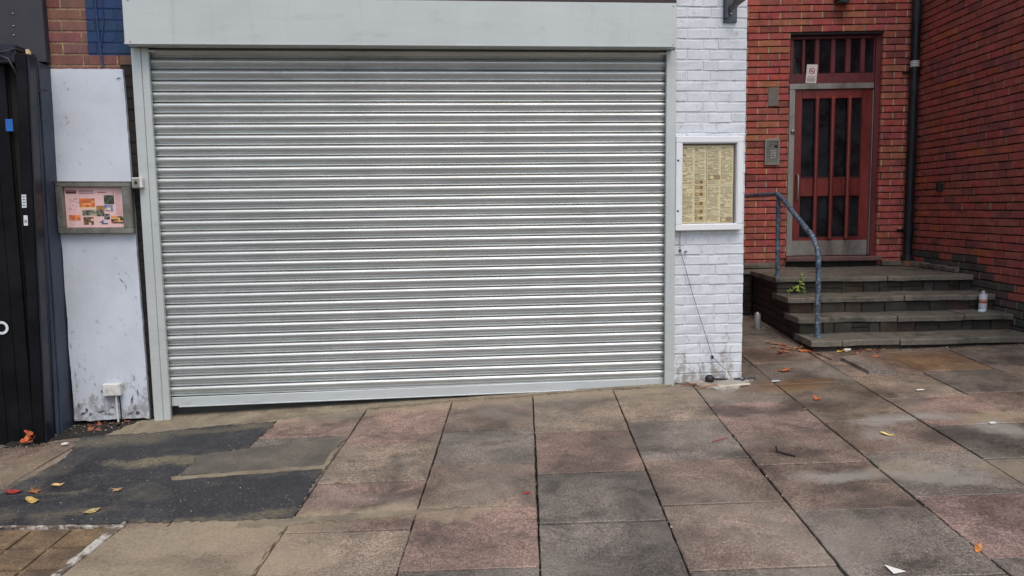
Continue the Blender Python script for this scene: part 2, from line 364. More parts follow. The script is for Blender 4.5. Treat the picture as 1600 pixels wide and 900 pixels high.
RED, BRN, GRY, DRK, TAN, PNK, OCH = s(132, 110, 98), s(123, 106, 93), s(116, 107, 97), s(106, 98, 90), s(132, 117, 101), s(137, 115, 105), s(130, 108, 84)
edges = {0: 1.42, 1: 2.035, 2: 2.64, 3: 3.25, 4: 3.862, 5: 4.482, 6: 5.08, 7: 5.665, 8: 6.24, 9: 6.86, 10: 7.47}
def edge(k):
    if k in edges: return edges[k]
    return 1.42 + .6125*k if k < 0 else 7.47 + .6125*(k-10)
rows = {
 -5: ([.5, -.45, -1.2], [BRN, BRN]),
 -4: ([.5, -.42, -.85, -1.4, -2.0], [BRN, BRN, BRN, GRY]),
 -1: ([.40, -.10, -.52, -1.10, -1.9, -2.62], [GRY, RED, GRY, GRY, BRN]),
 0: ([.35, -.71, -1.325, -1.92, -2.6], [RED, TAN, RED, TAN]),
 1: ([.40, -.515, -1.10, -1.70, -2.32, -2.95], [BRN, GRY, BRN, RED, DRK]),
 2: ([.45, -.60, -1.305, -1.92, -2.55], [TAN, RED, DRK, DRK]),
 3: ([.30, -.455, -1.155, -1.755, -2.39, -3.0], [TAN, GRY, BRN, BRN, GRY]),
 4: ([.95, .30, -.13, -.73, -1.287, -1.875, -2.5], [GRY, GRY, PNK, BRN, BRN, GRY]),
 5: ([.95, .30, -.61, -1.182, -1.76, -2.37, -3.0], [GRY, TAN, BRN, GRY, PNK, GRY]),
 6: ([1.12, .44, -.16, -.76, -1.315, -1.93, -2.5], [BRN, TAN, RED, DRK, DRK, GRY]),
 7: ([1.15, .52, -.10, -.72, -1.33, -1.95], [OCH, GRY, BRN, GRY, BRN]),
 8: ([1.18, .55, -.05, -.66, -1.3], [GRY, TAN, GRY, RED]),
}
rnd = random.Random(7)
mb = MB(A)
def in_poly(x, y, P):
    c = False; n = len(P)
    for i in range(n):
        a, b = P[i], P[(i+1) % n]
        if (a[1] > y) != (b[1] > y) and x < (b[0]-a[0])*(y-a[1])/(b[1]-a[1])+a[0]: c = not c
    return c
for k in range(-9, 17):
    u0, u1 = edge(k), edge(k+1)
    vs_, cs = rows.get(k, ([1.2+rnd.uniform(-.3, .3)], []))
    vs_ = list(vs_); cs = [tuple(c) for c in cs]
    while vs_[0] < 3.5: vs_.insert(0, vs_[0]+rnd.choice([.45, .6, .75])); cs.insert(0, rnd.choice([GRY, DRK, GRY, BRN]))
    while vs_[-1] > -7.0: vs_.append(vs_[-1]-rnd.choice([.45, .6, .75, .6])); cs.append(rnd.choice([GRY, DRK, BRN, RED, TAN]))
    for i, c in enumerate(cs):
        v1, v0 = vs_[i], vs_[i+1]
        cx, cy, _ = A((u0+u1)/2, (v0+v1)/2, 0)
        if cx < 4.25 and cy > .34: continue
        g0 = rnd.uniform(.0028, .0068); dz = rnd.uniform(-.003, .003); tx, ty = rnd.uniform(-.006, .006), rnd.uniform(-.006, .006)
        vv = rnd.uniform(.88, 1.10); col = tuple(min(1, q*KG*vv) for q in c)
        mu, mv = (u0+u1)/2, (v0+v1)/2
        j1, j2, j3, j4 = [rnd.uniform(-.003, .003) for _ in range(4)]
        P0 = rough_poly([(u0+g0+j1, v0+g0), (u1-g0, v0+g0+j2), (u1-g0+j3, v1-g0), (u0+g0, v1-g0+j4)], .045, .0022, rnd.randint(0, 99999))
        n0 = len(P0)
        def hh(x, y): return GA(x, y) + dz + tx*(x-mu) + ty*(y-mv)
        top = [(mu+(x-mu)*.988, mv+(y-mv)*.988) for x, y in P0]
        vs4 = [(x, y, hh(x, y)) for x, y in top] + [(x, y, hh(x, y)-.003) for x, y in P0] + [(x, y, hh(x, y)-.05) for x, y in P0]
        mb.add(vs4, [list(range(n0))] + [[i+n0*q, i+n0*(q+1), (i+1) % n0+n0*(q+1), (i+1) % n0+n0*q] for q in range(2) for i in range(n0)], False, col)
pav = struct('pavement', mb, M_PAVE, attr=True)
# a slipped narrow slab by the steps
mb = MB(A)
mb.prism([(5.22, .93), (5.25, .47), (5.46, .44), (5.47, .55), (5.38, 1.0)], lambda u, v: GA(u, v)-.01, lambda u, v: GA(u, v)+.030, col=tuple(q*KG for q in GRY))
mb.prism([(5.11, 1.20), (5.15, .93), (5.30, .93), (5.28, 1.19)], lambda u, v: GA(u, v)-.01, lambda u, v: GA(u, v)+.014, col=tuple(q*KG for q in BRN))
struct('narrow_slabs', mb, M_PAVE, attr=True)

def sheet(name, poly, m, h, seed=1, amp=.012, step=.03):
    mb = MB(); mb.prism(rough_poly(poly, step, amp, seed), lambda x, y: G(x, y)-.02, lambda x, y: G(x, y)+h)
    return struct(name, mb, m)
sheet('asphalt_patch', [(-.62, -1.42), (-.50, -1.28), (-.41, -.70), (-.50, -.30), (-.28, -.27), (.80, -.27), (.73, -.80), (.47, -.86), (.44, -1.19), (1.265, -1.28), (1.21, -1.92), (.34, -1.80), (-.24, -1.75), (-.9, -1.70)],
      M_ASPH, .009, 3, .014, .022)
sheet('coarse_concrete_inset', [(.47, -.86), (.76, -.80), (1.34, -.735), (1.28, -1.10), (1.26, -1.27), (.44, -1.19)], M_CEMG, .010, 5, .008)
sheet('cement_strip', [(.40, -1.22), (1.26, -1.22), (1.30, -.93), (1.325, -.93), (1.28, -1.27), (.42, -1.27)], M_CEM, .013, 9, .008, .04)
sheet('cement_apron', [(-.34, -.31), (.0, -.33), (.55, -.25), (.90, -.18), (1.4, -.12), (2.0, -.07), (2.6, -.06), (3.2, -.05), (3.72, -.06), (3.72, .20), (-.12, .20), (-.12, .0), (-.20, .0)], M_CEM, .012, 11, .014)
sheet('earth_strip', [(-.95, -.40), (-.42, -.29), (-.34, -.31), (-.22, -.02), (-.22, .05), (-1.0, .05)], M_BED, .011, 13, .012)
sheet('pale_cement_patch', [(3.86, -.06), (3.93, -.18), (4.0, -.26), (4.12, -.30), (4.22, -.18), (4.36, -.08), (4.33, .0), (4.0, .0), (3.86, .0)], M_CEMW, .014, 15, .014, .04)
mb = MB(); sp_ = rough_poly([(.37, -1.87), (1.0, -1.91), (1.205, -1.93), (1.05, -3.3), (.05, -3.3), (.27, -2.3)], .03, .012, 31)
mb.prism(sp_, lambda x, y: G(x, y)-.02, lambda x, y: G(x, y)+.007, col=tuple(q*KG for q in s(128, 112, 98))); struct('sandy_screed', mb, M_PAVE, attr=True)
mb = MB(); mb.prism(rough_poly([(.95, -1.905), (1.3, -1.915), (1.75, -1.93), (2.05, -1.95), (1.7, -2.0), (1.3, -1.985), (.95, -1.98)], .025, .014, 33), lambda x, y: G(x, y)-.01, lambda x, y: G(x, y)+.0085)
struct('sand_smear', mb, M_CEM)
# ochre paving blocks bottom left, laid as a grid with a white painted edge
mb = MB(); rb = random.Random(4)
p0 = (.34, -1.86); du = (-.985, .12); dv = (-.08, -1.0)
for i in range(6):
    for j in range(5):
        a = i*.205; b = j*.205
        def Q(a, b): return (p0[0]+du[0]*a+dv[0]*b, p0[1]+du[1]*a+dv[1]*b)
        c = [Q(a+.008, b+.008), Q(a+.197, b+.008), Q(a+.197, b+.197), Q(a+.008, b+.197)]
        h = .010 + rb.uniform(0, .004)
        mb.prism(c[::-1], lambda x, y: G(x, y)-.02, lambda x, y, h=h: G(x, y)+h)
struct('ochre_paving', mb, M_TACT)
mb = MB(); Qp = [(.37, -1.81), (.39, -1.83), (.305, -2.32), (.24, -2.9), (.20, -2.9), (.262, -2.32), (.33, -1.9)]
mb.prism(rough_poly(Qp, .04, .006, 2), lambda x, y: G(x, y)-.02, lambda x, y: G(x, y)+.015)
struct('painted_kerb_line', mb, mat('worn_white_line', s(196, 190, 178, .9), .7, var=.2, dirt=s(90, 76, 62), dirt_amt=.95, dirt_scale=14, dirt_lo=.44, dirt_hi=.54, bump=.5, bscale=60))
sheet('slab_edge_line', [(-1.0, -1.73), (-.24, -1.735), (.30, -1.83), (.36, -1.835), (.355, -1.855), (.30, -1.852), (-.24, -1.748), (-1.0, -1.742)],
      mat('worn_white_line'), .014, 21, .004, .05)

# ------------------------------------------------------------------ brickwork
def clip(a0, a1, holes, z):
    seg = [(a0, a1)]
    for h0, h1, z0, z1 in holes:
        if z0 < z < z1:
            out = []
            for p, q in seg:
                if q <= h0 or p >= h1: out.append((p, q)); continue
                if p < h0: out.append((p, h0))
                if q > h1: out.append((h1, q))
            seg = out
    return seg
def brick_wall(F, a0, a1, zs, nrow, course, pattern, holes, colfn, perpfn, depth=.10, bj=.010, rec=.012, perp_rec=.003, ch=.003, jit=.0015, seed=1, bedcol=(.05, .04, .035), split=()):
    """F(a, d, z): a along the wall, d outwards. returns (bricks, mortar) builders"""
    r = random.Random(seed); B = MB(F); Mo = MB(F)
    for k in range(nrow):
        z0 = zs + k*course; z1 = z0 + course - bj
        for p, q in clip(a0, a1, holes, z0+course*.5): Mo.box((p, -depth, z0-bj*.5), (q, -rec, z0+course-bj*.5), col=bedcol)
        lens = pattern(k); x = lens[0]; L = lens[1]; i = 0
        while x < a1:
            ln = L[i % len(L)]; i += 1
            xa, xb = max(x, a0), min(x+ln-.009, a1)
            if xb - xa > .02:
                for p, q in clip(xa, xb, holes, z0+course*.5):
                    if q-p < .02: continue
                    o = r.uniform(-.0015, .0015); cutp = [p] + [c_ for c_ in split if p+.006 < c_ < q-.006] + [q]
                    for p2, q2 in zip(cutp[:-1], cutp[1:]):
                        B.box((p2, -depth*.8, z0), (q2, o, z1), ch=ch, col=colfn(r, (p2+q2)/2, z0, k), jit=jit if len(cutp) == 2 else 0, rnd=r)
            if a0 < x+ln-.009 < a1-.01:
                c = perpfn(r, x+ln, z0)
                if c is not None:
                    for p, q in clip(x+ln-.0095, x+ln+.0005, holes, z0+course*.5): Mo.box((p, -.02, z0-.001), (q, -perp_rec, z1+.001), col=c)
            x += ln
    return B, Mo

def redcol(dark=1.08, base=1):
    def f(r, a, z, k):
        t = r.random()
        if t < .08: c = s(166, 104, 78)
        elif t < .15: c = s(134, 72, 64)
        elif t < .28: c = s(160, 92, 76)
        else: c = s(164 + r.uniform(-9, 10), 84 + r.uniform(-5, 7), 74 + r.uniform(-5, 7))
        return tuple(q*dark for q in c)
    return f
def tanperp(r, x, z):
    return tuple(q*r.uniform(.5, 1.1) for q in s(206, 180, 150, .9)) if r.random() < .9 else (.06, .045, .04)

# alcove back wall (v = 3.5) with the doorway
DW = thing('red_brick_wall', 'bright red brick wall around the entrance door, facing the street above the landing', 'brick wall', A(5.7, 3.5, .71))
hole = (5.612, 6.66, .60, 3.345)
B, Mo = brick_wall(lambda a, d, z: A(a, 3.5-d, z), 4.2, 7.05, .658, 47, .0751, lambda k: ((5.377 - .236*6 if k % 2 else 5.264 - .236*5) , [.236]), [hole], redcol(), tanperp, seed=3, bj=.012, rec=.018, perp_rec=.0005, bedcol=(.035, .028, .022))
B.build('brickwork', M_BRICK, DW, attr=True); Mo.build('mortar', M_MORT, DW, attr=True)
mb = MB(A); mb.box((4.0, 3.601, 3.35), (7.3, 4.2, 9)); mb.box((4.0, 3.601, -.3), (5.612, 4.2, 3.35)); mb.box((6.66, 3.601, -.3), (7.3, 4.2, 3.35))
mb.box((5.612, 3.9, -.3), (6.66, 4.2, 3.35)); mb.box((4.2, 3.5, 4.19), (7.05, 3.6, 9)); mb.build('wall_core', M_BLACKB, DW)
# door reveals in brick
mb = MB(A)
rr = random.Random(8); rc = redcol()
for k in range(36):
    z0 = .658+k*.0751
    mb.box((6.655, 3.51, z0), (6.70, 3.66, z0+.065), ch=.003, col=rc(rr, 0, 0, 0))
    mb.box((5.57, 3.51, z0), (5.617, 3.60, z0+.065), ch=.003, col=rc(rr, 0, 0, 0))
mb.build('reveal', M_BRICK, DW, attr=True)
mb = MB(A); mb.box((5.58, 3.505, 3.33), (6.69, 3.9, 3.352)); mb.build('lintel_shade_strip', M_DARKGAP, DW)  # near-black soffit strip, the recess shadow put into its colour

# side wall (u = 7.05), darker brick, grey with mortar where it meets the steps
def stepline(v):
    if v > 2.3: return .80
    if v > 1.94: return .71+.02
    if v > 1.58: return .60
    if v > 1.22: return .46
    return .30
def sidecol(r, a, z, k):
    t = r.random()
    if z < stepline(a)+.06 and r.random() < .93: return s(88 + r.uniform(-12, 12), 82 + r.uniform(-10, 10), 74, .8)
    if t < .04: return s(172, 92, 60)
    if t < .14: return s(136, 76, 72)
    if t < .30: return s(154, 84, 70)
    return s(160 + r.uniform(-8, 10), 80 + r.uniform(-5, 6), 69 + r.uniform(-5, 6))
def sideperp(r, x, z): return tuple(q*r.uniform(.4, 1.0) for q in s(176, 148, 128, .8)) if r.random() < .75 else (.05, .035, .03)
SW = thing('dark_brick_wall', 'tall dark red brick side wall at the right, running back from the street to the door wall', 'brick wall', A(7.05, 1.5, .2))
B, Mo = brick_wall(lambda a, d, z: A(7.05-d, a, z), -.6, 3.5, .0, 56, .0751, lambda k: (-.8 + (.118 if k % 2 else 0) + .02*((k*7) % 3), [.236]), [], sidecol, sideperp, rec=.018, perp_rec=.001, seed=5, jit=.0026, bj=.012, bedcol=(.03, .022, .018))
B.build('brickwork', M_BRICK, SW, attr=True); Mo.build('mortar', M_MORT, SW, attr=True)
mb = MB(A); mb.box((7.151, -.6, -.3), (7.6, 4.2, 9)); mb.box((7.05, -.6, 4.21), (7.15, 3.49, 9)); mb.build('wall_core', M_BLACKB, SW)

# white building: pillar, shop wall and the brick above
WP = thing('white_brick_pillar', 'white painted brick pier between the roller shutter and the stepped entrance', 'brick pillar', (4.02, .1, .06))
def whitecol(r, a, z, k): return (1, 1, 1)
PA = [.215, .115, .26]; PB = [.095, .178, .165, .15]
def wpat(k):
    return (3.745, PB if k % 2 else PA)
B, Mo = brick_wall(lambda a, d, z: (a, -d, z), 3.748, 4.297, .139-.0764*2, 48, .0764, wpat, [], whitecol, lambda r, x, z: (1, 1, 1), rec=.0055, perp_rec=.003, ch=.0045, jit=.0032, seed=9, bj=.008)
B.v += []; nb = B.build('brickwork', M_WBRICK, WP)
Mo.build('mortar', M_WBRICK, WP)
B, Mo = brick_wall(lambda a, d, z: (4.297+d, a, z), .005, 3.6, .139-.0764*2, 48, .0764, lambda k: (-.1+(k % 2)*.11, [.225]), [], whitecol, lambda r, x, z: (1, 1, 1), rec=.008, perp_rec=.005, ch=.005, jit=.002, seed=10, bj=.008, depth=.09)
B.build('return_brickwork', M_WBRICK, WP); Mo.build('return_mortar', M_WBRICK, WP)
mb = MB(); mb.box((3.76, .101, -.3), (4.205, 3.7, 3.64)); mb.box((3.76, .001, 3.65), (4.297, 3.7, 7)); mb.build('pier_core', M_WBRICK, WP)

LW = thing('brown_brick_wall', 'brown brick wall with a blue painted part, above the white rendered panel and the shutter', 'brick wall', (1.6, .1, 0))
def browncol(r, a, z, k):
    if a > -.200 and z < 2.43: return tuple(q*r.uniform(.7, 1.3) for q in s(26, 20, 17))  # near-black strip between panel and shutter guide
    if a > -.405 and z > 2.47: return tuple(q*r.uniform(.85, 1.15) for q in s(30, 54, 88))
    t = r.random()
    if t < .2: return s(104, 62, 54)
    return tuple(q*r.uniform(.85, 1.12) for q in s(112, 76, 68))
def brownperp(r, x, z):
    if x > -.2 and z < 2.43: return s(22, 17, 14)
    if x > -.405 and z > 2.47: return s(28, 52, 86)
    return tuple(q*r.uniform(.8, 1.1) for q in s(160, 134, 108, .75))
B = MB(); Mo = MB()
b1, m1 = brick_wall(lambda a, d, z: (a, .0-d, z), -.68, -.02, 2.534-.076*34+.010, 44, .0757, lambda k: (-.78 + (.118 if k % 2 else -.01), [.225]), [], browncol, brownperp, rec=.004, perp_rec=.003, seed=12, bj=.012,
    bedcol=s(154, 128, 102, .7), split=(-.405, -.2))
# blue paint also covers the bed joints of that part
cols = []
for i, f in enumerate(m1.f):
    xs = [m1.v[q][0] for q in f]; cols.append(m1.c[i])
m1.c = cols
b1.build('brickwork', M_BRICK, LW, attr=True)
# near-black bed joints in the gap, blue ones above the paint line
m2 = MB()
for k in range(44):
    z0 = 2.534-.076*34+.010+k*.0757
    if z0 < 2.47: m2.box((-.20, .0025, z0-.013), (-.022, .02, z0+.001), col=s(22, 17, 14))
    if z0 > 2.46: m2.box((-.404, .0025, z0-.013), (-.022, .02, z0+.001), col=s(27, 50, 84))
m1.v += m2.v and []
m1.build('mortar', M_MORT, LW, attr=True); m2.build('blue_and_dark_mortar', M_MORT, LW, attr=True)
mb = MB(); mb.box((-.68, .101, -.4), (-.11, .5, 7)); mb.box((-.11, .08, 2.60), (3.76, .5, 3.2)); mb.build('wall_core', M_DARKGAP, LW)
mb = MB(); mb.box((-.70, .0, 3.34), (3.75, .1, 7)); mb.build('upper_brickwork', mat('plain_brown_brickwork', s(112, 72, 58), .85, var=.3, vscale=8), LW)
mb = MB(); mb.box((-.02, -.02, 2.882), (3.75, .0995, 3.30), ch=.004); mb.build('sign_board', mat('dark_maroon_board', s(52, 26, 28, .6), .5, var=.3), LW)

RP = thing('rendered_wall_panel', 'pale rendered panel, scuffed at its foot, between the black frontage and the shutter', 'wall panel', (-.41, -.03, -.06))
mb = MB(); rp = random.Random(5); nz = 60; nx = 14
def edge_l(z): return -.660 + .006*noise.noise(Vector((z*3.1, 0, 0))) + .003*noise.noise(Vector((z*14, 5, 0)))
def edge_r(z): return -.144 - .028*max(0, z)/2.4 + .004*noise.noise(Vector((z*4, 9, 0))) + .004*noise.noise(Vector((z*19, 3, 0)))
grid = []
for i in range(nz+1):
    z = -.055 + (2.424+.055)*i/nz; l, r_ = edge_l(z), edge_r(z)
    for j in range(nx+1):
        x = l+(r_-l)*j/nx; zz = z
        if i == 0: zz += .018*noise.noise(Vector((x*12, 7, 1)))+.012
        if i == nz: zz += .004*noise.noise(Vector((x*20, 2, 1)))
        grid.append((x, -.030 + .004*noise.noise(Vector((x*3, 1, z*2))), zz))
fs = [[i*(nx+1)+j, i*(nx+1)+j+1, (i+1)*(nx+1)+j+1, (i+1)*(nx+1)+j] for i in range(nz) for j in range(nx)]
mb.add(grid, fs, True)
ring = [i*(nx+1) for i in range(nz+1)]; ringr = [i*(nx+1)+nx for i in range(nz+1)]; top = [nz*(nx+1)+j for j in range(nx+1)]; bot = list(range(nx+1))
for path, rev in ((ring, True), (ringr, False), (top, True), (bot, False)):
    vs_ = [grid[q] for q in path] + [(grid[q][0], .004, grid[q][2]) for q in path]; n = len(path)
    f = [[i, i+1, i+1+n, i+n] for i in range(n-1)]
    mb.add(vs_, [q[::-1] for q in f] if rev else f)
mb.build('render_coat', M_RENDER, RP)
mb = MB()   # chipped patches at the foot and hairline cracks
rc_ = random.Random(17)
def chip(x, z, rx, rz, ang=0, n=17, col=(.05, .045, .04)):
    pts = []; rx *= .7; rz *= .7
    for k in range(n):
        t = 2*PI*k/n; r0 = rc_.uniform(.35, 1.3); a, b = math.cos(t)*rx*r0, math.sin(t)*rz*r0
        pts.append((x+a*math.cos(ang)-b*math.sin(ang), -.0362, z+a*math.sin(ang)+b*math.cos(ang)))
    mb.add(pts, [list(range(n))], False, col)
for x, z, rx, rz, an in [(-.60, .01, .035, .010, .3), (-.57, .035, .012, .022, .2), (-.545, .005, .02, .016, .8), (-.255, .10, .008, .05, -.3), (-.235, .04, .022, .030, .4), (-.27, .0, .03, .02, .1), (-.22, .0, .02, .03, .7),
                         (-.47, .02, .04, .008, .1), (-.39, .05, .02, .012, .4), (-.42, .0, .05, .008, -.1), (-.62, .07, .006, .03, .2), (-.21, .15, .006, .04, .1), (-.385, .16, .012, .02, .2), (-.455, .17, .02, .012, 1.2),
                         (-.27, .96, .03, .004, -.75), (-.245, .92, .004, .03, .1), (-.285, 1.01, .008, .005, 0), (-.20, 2.36, .03, .005, .2), (-.60, 2.2, .006, .005, 0), (-.60, 2.05, .005, .005, 0), (-.48, 1.88, .008, .006, 0),
                         (-.56, 2.33, .006, .005, 0), (-.63, .60, .025, .004, .4), (-.645, .50, .004, .03, 0), (-.63, .30, .004, .035, 0), (-.56, .33, .003, .025, .5), (-.30, 1.12, .006, .006, 0), (-.48, 1.38+.08, .01, .005, 0), (-.50, .22, .004, .02, .3)]:
    chip(x, z, rx, rz, an, col=(.07, .065, .06) if rc_.random() < .6 else (.16, .15, .14))
mb.build('chipped_spots', M_MORT, RP, attr=True)

# ------------------------------------------------------------------ roller shutter
SH = thing('roller_shutter', 'wide closed light grey steel roller shutter filling the shopfront', 'roller shutter', (1.8, 0, 0))
P_ = .075; XL, XR = -.012, 3.676
prof = [(.000, .026), (-.0016, .0045)]
for i in range(1, 16):
    q_ = i/16; prof.append((-.0016 - .0540*q_, .0045 - .0175*math.sin(PI*q_**.74)**.9 + .005*q_))
prof += [(-.0556, .0125), (-.0572, .0125), (-.0588, .0085), (-.0655, -.0035), (-.0672, -.0042), (-.0686, -.0015), (-.0692, .026)]
mb = MB(); NX = 16
top_z = 2.5 + 2*P_
pts = []
for k in range(34+0):
    for dz, y in prof: pts.append((top_z - k*P_ + dz, y))
pts = [p for p in pts if p[0] > .10-.0005]
rs = random.Random(2)
n = len(pts); vv = []
for j in range(NX+1):
    x = XL + (XR-XL)*j/NX
    for i, (z, y) in enumerate(pts):
        k = int((top_z - z)/P_+1e-6)
        vv.append((x, y + .0022*noise.noise(Vector((x*.8, k*.37, 0))) , z + .0009*noise.noise(Vector((x*.9, k*1.7, 4)))))
fs = [[j*n+i, j*n+i+1, (j+1)*n+i+1, (j+1)*n+i] for j in range(NX) for i in range(n-1)]
mb.add(vv, fs, False); mb.build('curtain', M_SLAT, SH)
mb = MB(); mb.box((XL+.01, .030, .10), (XR-.01, .04, 2.6)); mb.build('curtain_backing', M_DARKGAP, SH)
mb = MB(); F2 = lambda x, y, z: (x, y, z + .0045*(x-1.8))
mb.F = F2; mb.box((.008, -.006, .040), (3.672, .022, .104), ch=.003); mb.box((.06, -.016, .031), (3.655, .018, .0405), ch=.002)
mb.build('bottom_rail', M_BAR, SH)
mb = MB()
mb.box((-.104, -.052, -.075), (-.040, .06, 2.563), ch=.003); mb.build('guide_rail', M_COAT, SH)
mb = MB(); mb.box((-.038, -.050, -.070), (.010, -.016, 2.563), ch=.0025); mb.box((-.038, -.016, -.070), (-.014, .06, 2.563)); mb.build('guide_rail', M_COAT, SH)
mb = MB(); mb.box((3.668, -.050, .045), (3.742, -.016, 2.563), ch=.003); mb.box((3.686, -.016, .045), (3.742, .06, 2.563)); mb.build('guide_rail', M_COAT, SH)
mb = MB()
mb.box((-.098, -.165, 2.566), (3.705, -.157, 2.870), ch=.002)                   # front face
mb.box((-.098, -.1565, 2.566), (3.705, -.040, 2.5735)); mb.box((-.098, -.1565, 2.865), (3.705, .08, 2.870))
mb.box((-.098, -.1565, 2.574), (-.093, .08, 2.8645)); mb.box((3.700, -.1565, 2.574), (3.705, .08, 2.8645))
mb.box((-.101, -.168, 2.564), (3.708, -.1655, 2.574), ch=.001)
mb.build('hood', M_COAT, SH)
mb = MB()
for x in (.0, 3.60):
    for z in (2.58, 2.85): mb = MB(); mb.lathe((0, 0, 0), [(0, .004), (.004, .003), (.006, 0)], 10, M=Matrix.Translation((x-.06 if x == 0 else 3.68, -.1658, z)) @ Matrix.Rotation(PI/2, 4, 'X')); mb.build('rivet', M_STEEL, SH)
mb = MB(); mb.box((-.008, -.056, 2.535), (.065, -.046, 2.548), ch=.002); mb.build('guide_stop', M_COAT, SH); mb = MB(); mb.box((3.60, -.056, 2.535), (3.67, -.046, 2.548), ch=.002)
mb.build('guide_stop', M_COAT, SH)
mb = MB(); mb.box((.11, -.010, .051), (.14, -.006, .075)); mb.build('rail_end_clip', M_COAT, SH)
# key switch on the left guide
KS = mb = MB(); mb.box((-.136, -.10, 1.606), (-.066, -.0525, 1.678), ch=.005); ks = mb.build('key_switch', M_PLWHITE, SH)
mb = MB(); mb.box((-.131, -.1035, 1.611), (-.083, -.1002, 1.673), ch=.0015); mb.build('switch_plate', M_STEEL, ks)
mb = MB(); mb.lathe((0, 0, 0), [(0, .006), (.009, .006), (.011, 0)], 16, M=Matrix.Translation((-.107, -.1035, 1.642)) @ Matrix.Rotation(PI/2, 4, 'X')); mb.box((-.1085, -.114, 1.630), (-.1055, -.1095, 1.660))
mb.build('key_barrel', M_RUBBER, ks)
# shop sill behind the shutter
mb = MB(); mb.F = W
mb.prism([(-.10, .10), (3.75, .10), (3.75, 3.6), (-.10, 3.6)], -.4, lambda x, y: .02+.012*x); struct('shop_floor', mb, mat('dark_sill_concrete', s(86, 88, 84, .8), .75, var=.2, vscale=4, dirt=s(50, 48, 44), dirt_amt=.6))
mb = MB(); mb.box((-.1, 1.2, 0), (3.75, 1.3, 3)); struct('shop_interior', mb, M_DARKGAP)

# ------------------------------------------------------------------ black neighbouring frontage, far left
NB = thing('black_shopfront', 'dark frontage with a black security gate at the far left edge', 'shopfront', (-1.2, -.2, -.1))
def lean(x, y, z): return (x + .030*(z-.0), y, z)
mb = MB(lean); mb.box((-.775, -.37, -.14), (-.705, -.34, 2.46), ch=.006); mb.box((-.775, -.338, -.14), (-.745, -.22, 2.46)); mb.build('gate_post', M_BLACKP, NB)
mb = MB(lean); mb.box((-.703, -.365, -.13), (-.692, -.275, 2.46), ch=.004); mb.box((-.74, -.275, -.13), (-.69, -.262, 2.46), ch=.003); mb.build('edge_trim', M_DNAVY, NB)
mb = MB(); mb.box((-.80, -.26, -.13), (-.745, -.18, 2.44)); mb.build('guide_channel', M_DARKGAP, NB)
def lean2(x, y, z): return (x + .012*(z-.0) - .004, y, z)
mb = MB(lean2); mb.box((-.80, -.205, -.13), (-.700, -.18, 2.44), ch=.006); mb.box((-.735, -.18, -.13), (-.672, .0, 2.44), ch=.004); mb.tube([(-.695, -.20, -.13), (-.695, -.20, 2.42)], .016, 12)
mb.build('side_panel', M_NAVY, NB)
mb = MB()
for k in range(13):
    x = -.80 - k*.085
    mb.box((x-.084, -.31, -.15), (x, -.29, 2.46), ch=.004)
mb.build('gate_leaf', M_BLACKP, NB)
mb = MB(); mb.box((-2.6, -.32, -.15), (-1.9, -.3, 2.46)); mb.box((-2.6, -.28, -.2), (-.80, .5, 2.46)); mb.build('shop_body', M_DARKGAP, NB)
mb = MB(); mb.box((-2.6, -.06, 2.463), (-.655, .5, 4.2), ch=.004); mb.build('fascia', M_CHAR, NB)
mb = MB(lean)
for z in (2.5, 2.56, 2.64, 2.70, 2.78): mb = MB(lean); mb.lathe((0, 0, 0), [(0, .004), (.005, .003), (.006, 0)], 8, M=Matrix.Translation((-.93, -.062, z)) @ Matrix.Rotation(PI/2, 4, 'X')); mb.build('fascia_rivet', M_STEEL, NB)
mb = MB(); mb.box((-.90, -.36, 2.40), (-.70, -.20, 2.52), ch=.008); mb.box((-.86, -.38, 2.44), (-.80, -.34, 2.50), ch=.01); mb.build('hinge_housing', M_DNAVY, NB)
mb = MB(lean); mb.add([(-.742, -.30, 2.50), (-.718, -.30, 2.50), (-.712, -.30, 2.35), (-.700, -.30, 2.24), (-.722, -.30, 2.25), (-.735, -.30, 2.36)], [[5, 4, 3, 2, 1, 0]]); mb.box((-.742, -.298, 2.36), (-.712, -.29, 2.49), ch=.003)
mb.build('broken_wood_strip', M_WOODP, NB)
mb = MB(); mb.tube([(-.83, -.37, 2.42), (-.78, -.39, 2.44), (-.73, -.39, 2.42), (-.705, -.385, 2.36), (-.69, -.33, 2.27), (-.665, -.25, 2.245), (-.65, -.1, 2.27)], .008, 8); mb.tube([(-.81, -.37, 2.47), (-.76, -.40, 2.46), (-.70, -.36, 2.49), (-.66, -.2, 2.48)], .006, 8)
mb.build('loose_cable', M_RUBBER, NB)
mb = MB(); mb.lathe((-.815, -.372, 2.528), [(0, .028), (.014, .024), (.02, .010), (.016, 0), (0, 0)], 12); mb.build('rusty_bolt', mat('rusty_orange', s(170, 110, 70), .7, var=.3, vscale=60), NB)
def sticker(name, x, z, wd, h, y, m, F=W):
    mb = MB(F); mb.box((x, y, z), (x+wd, y+.0015, z+h)); return mb.build(name, m, NB)
sticker('blue_sticker', -.815, 1.975, .045, .078, -.3205, mat('blue_sticker_vinyl', s(20, 90, 165), .4, var=.1, bump=0))
M_STK = mat('white_sticker_vinyl', s(205, 212, 216), .5, var=.08, bump=0)
sticker('white_sticker', -.772, 1.478, .028, .085, -.3725, M_STK, lean); sticker('white_sticker', -.766, 1.362, .025, .066, -.3725, M_STK, lean)
mb = MB(lean)
for q in range(4): mb.box((-.767, -.3735, 1.49+q*.019), (-.750, -.3727, 1.497+q*.019))
mb.build('sticker_print', mat('grey_ink', (.2, .2, .22), .7, var=.1, bump=0), NB); mb = MB(lean)
mb.box((-.760, -.3735, 1.38), (-.747, -.3727, 1.40)); mb.build('sticker_print', mat('grey_ink', (.2, .2, .22), .7, var=.1, bump=0), NB)
mb = MB(); n = 28
vs_ = []
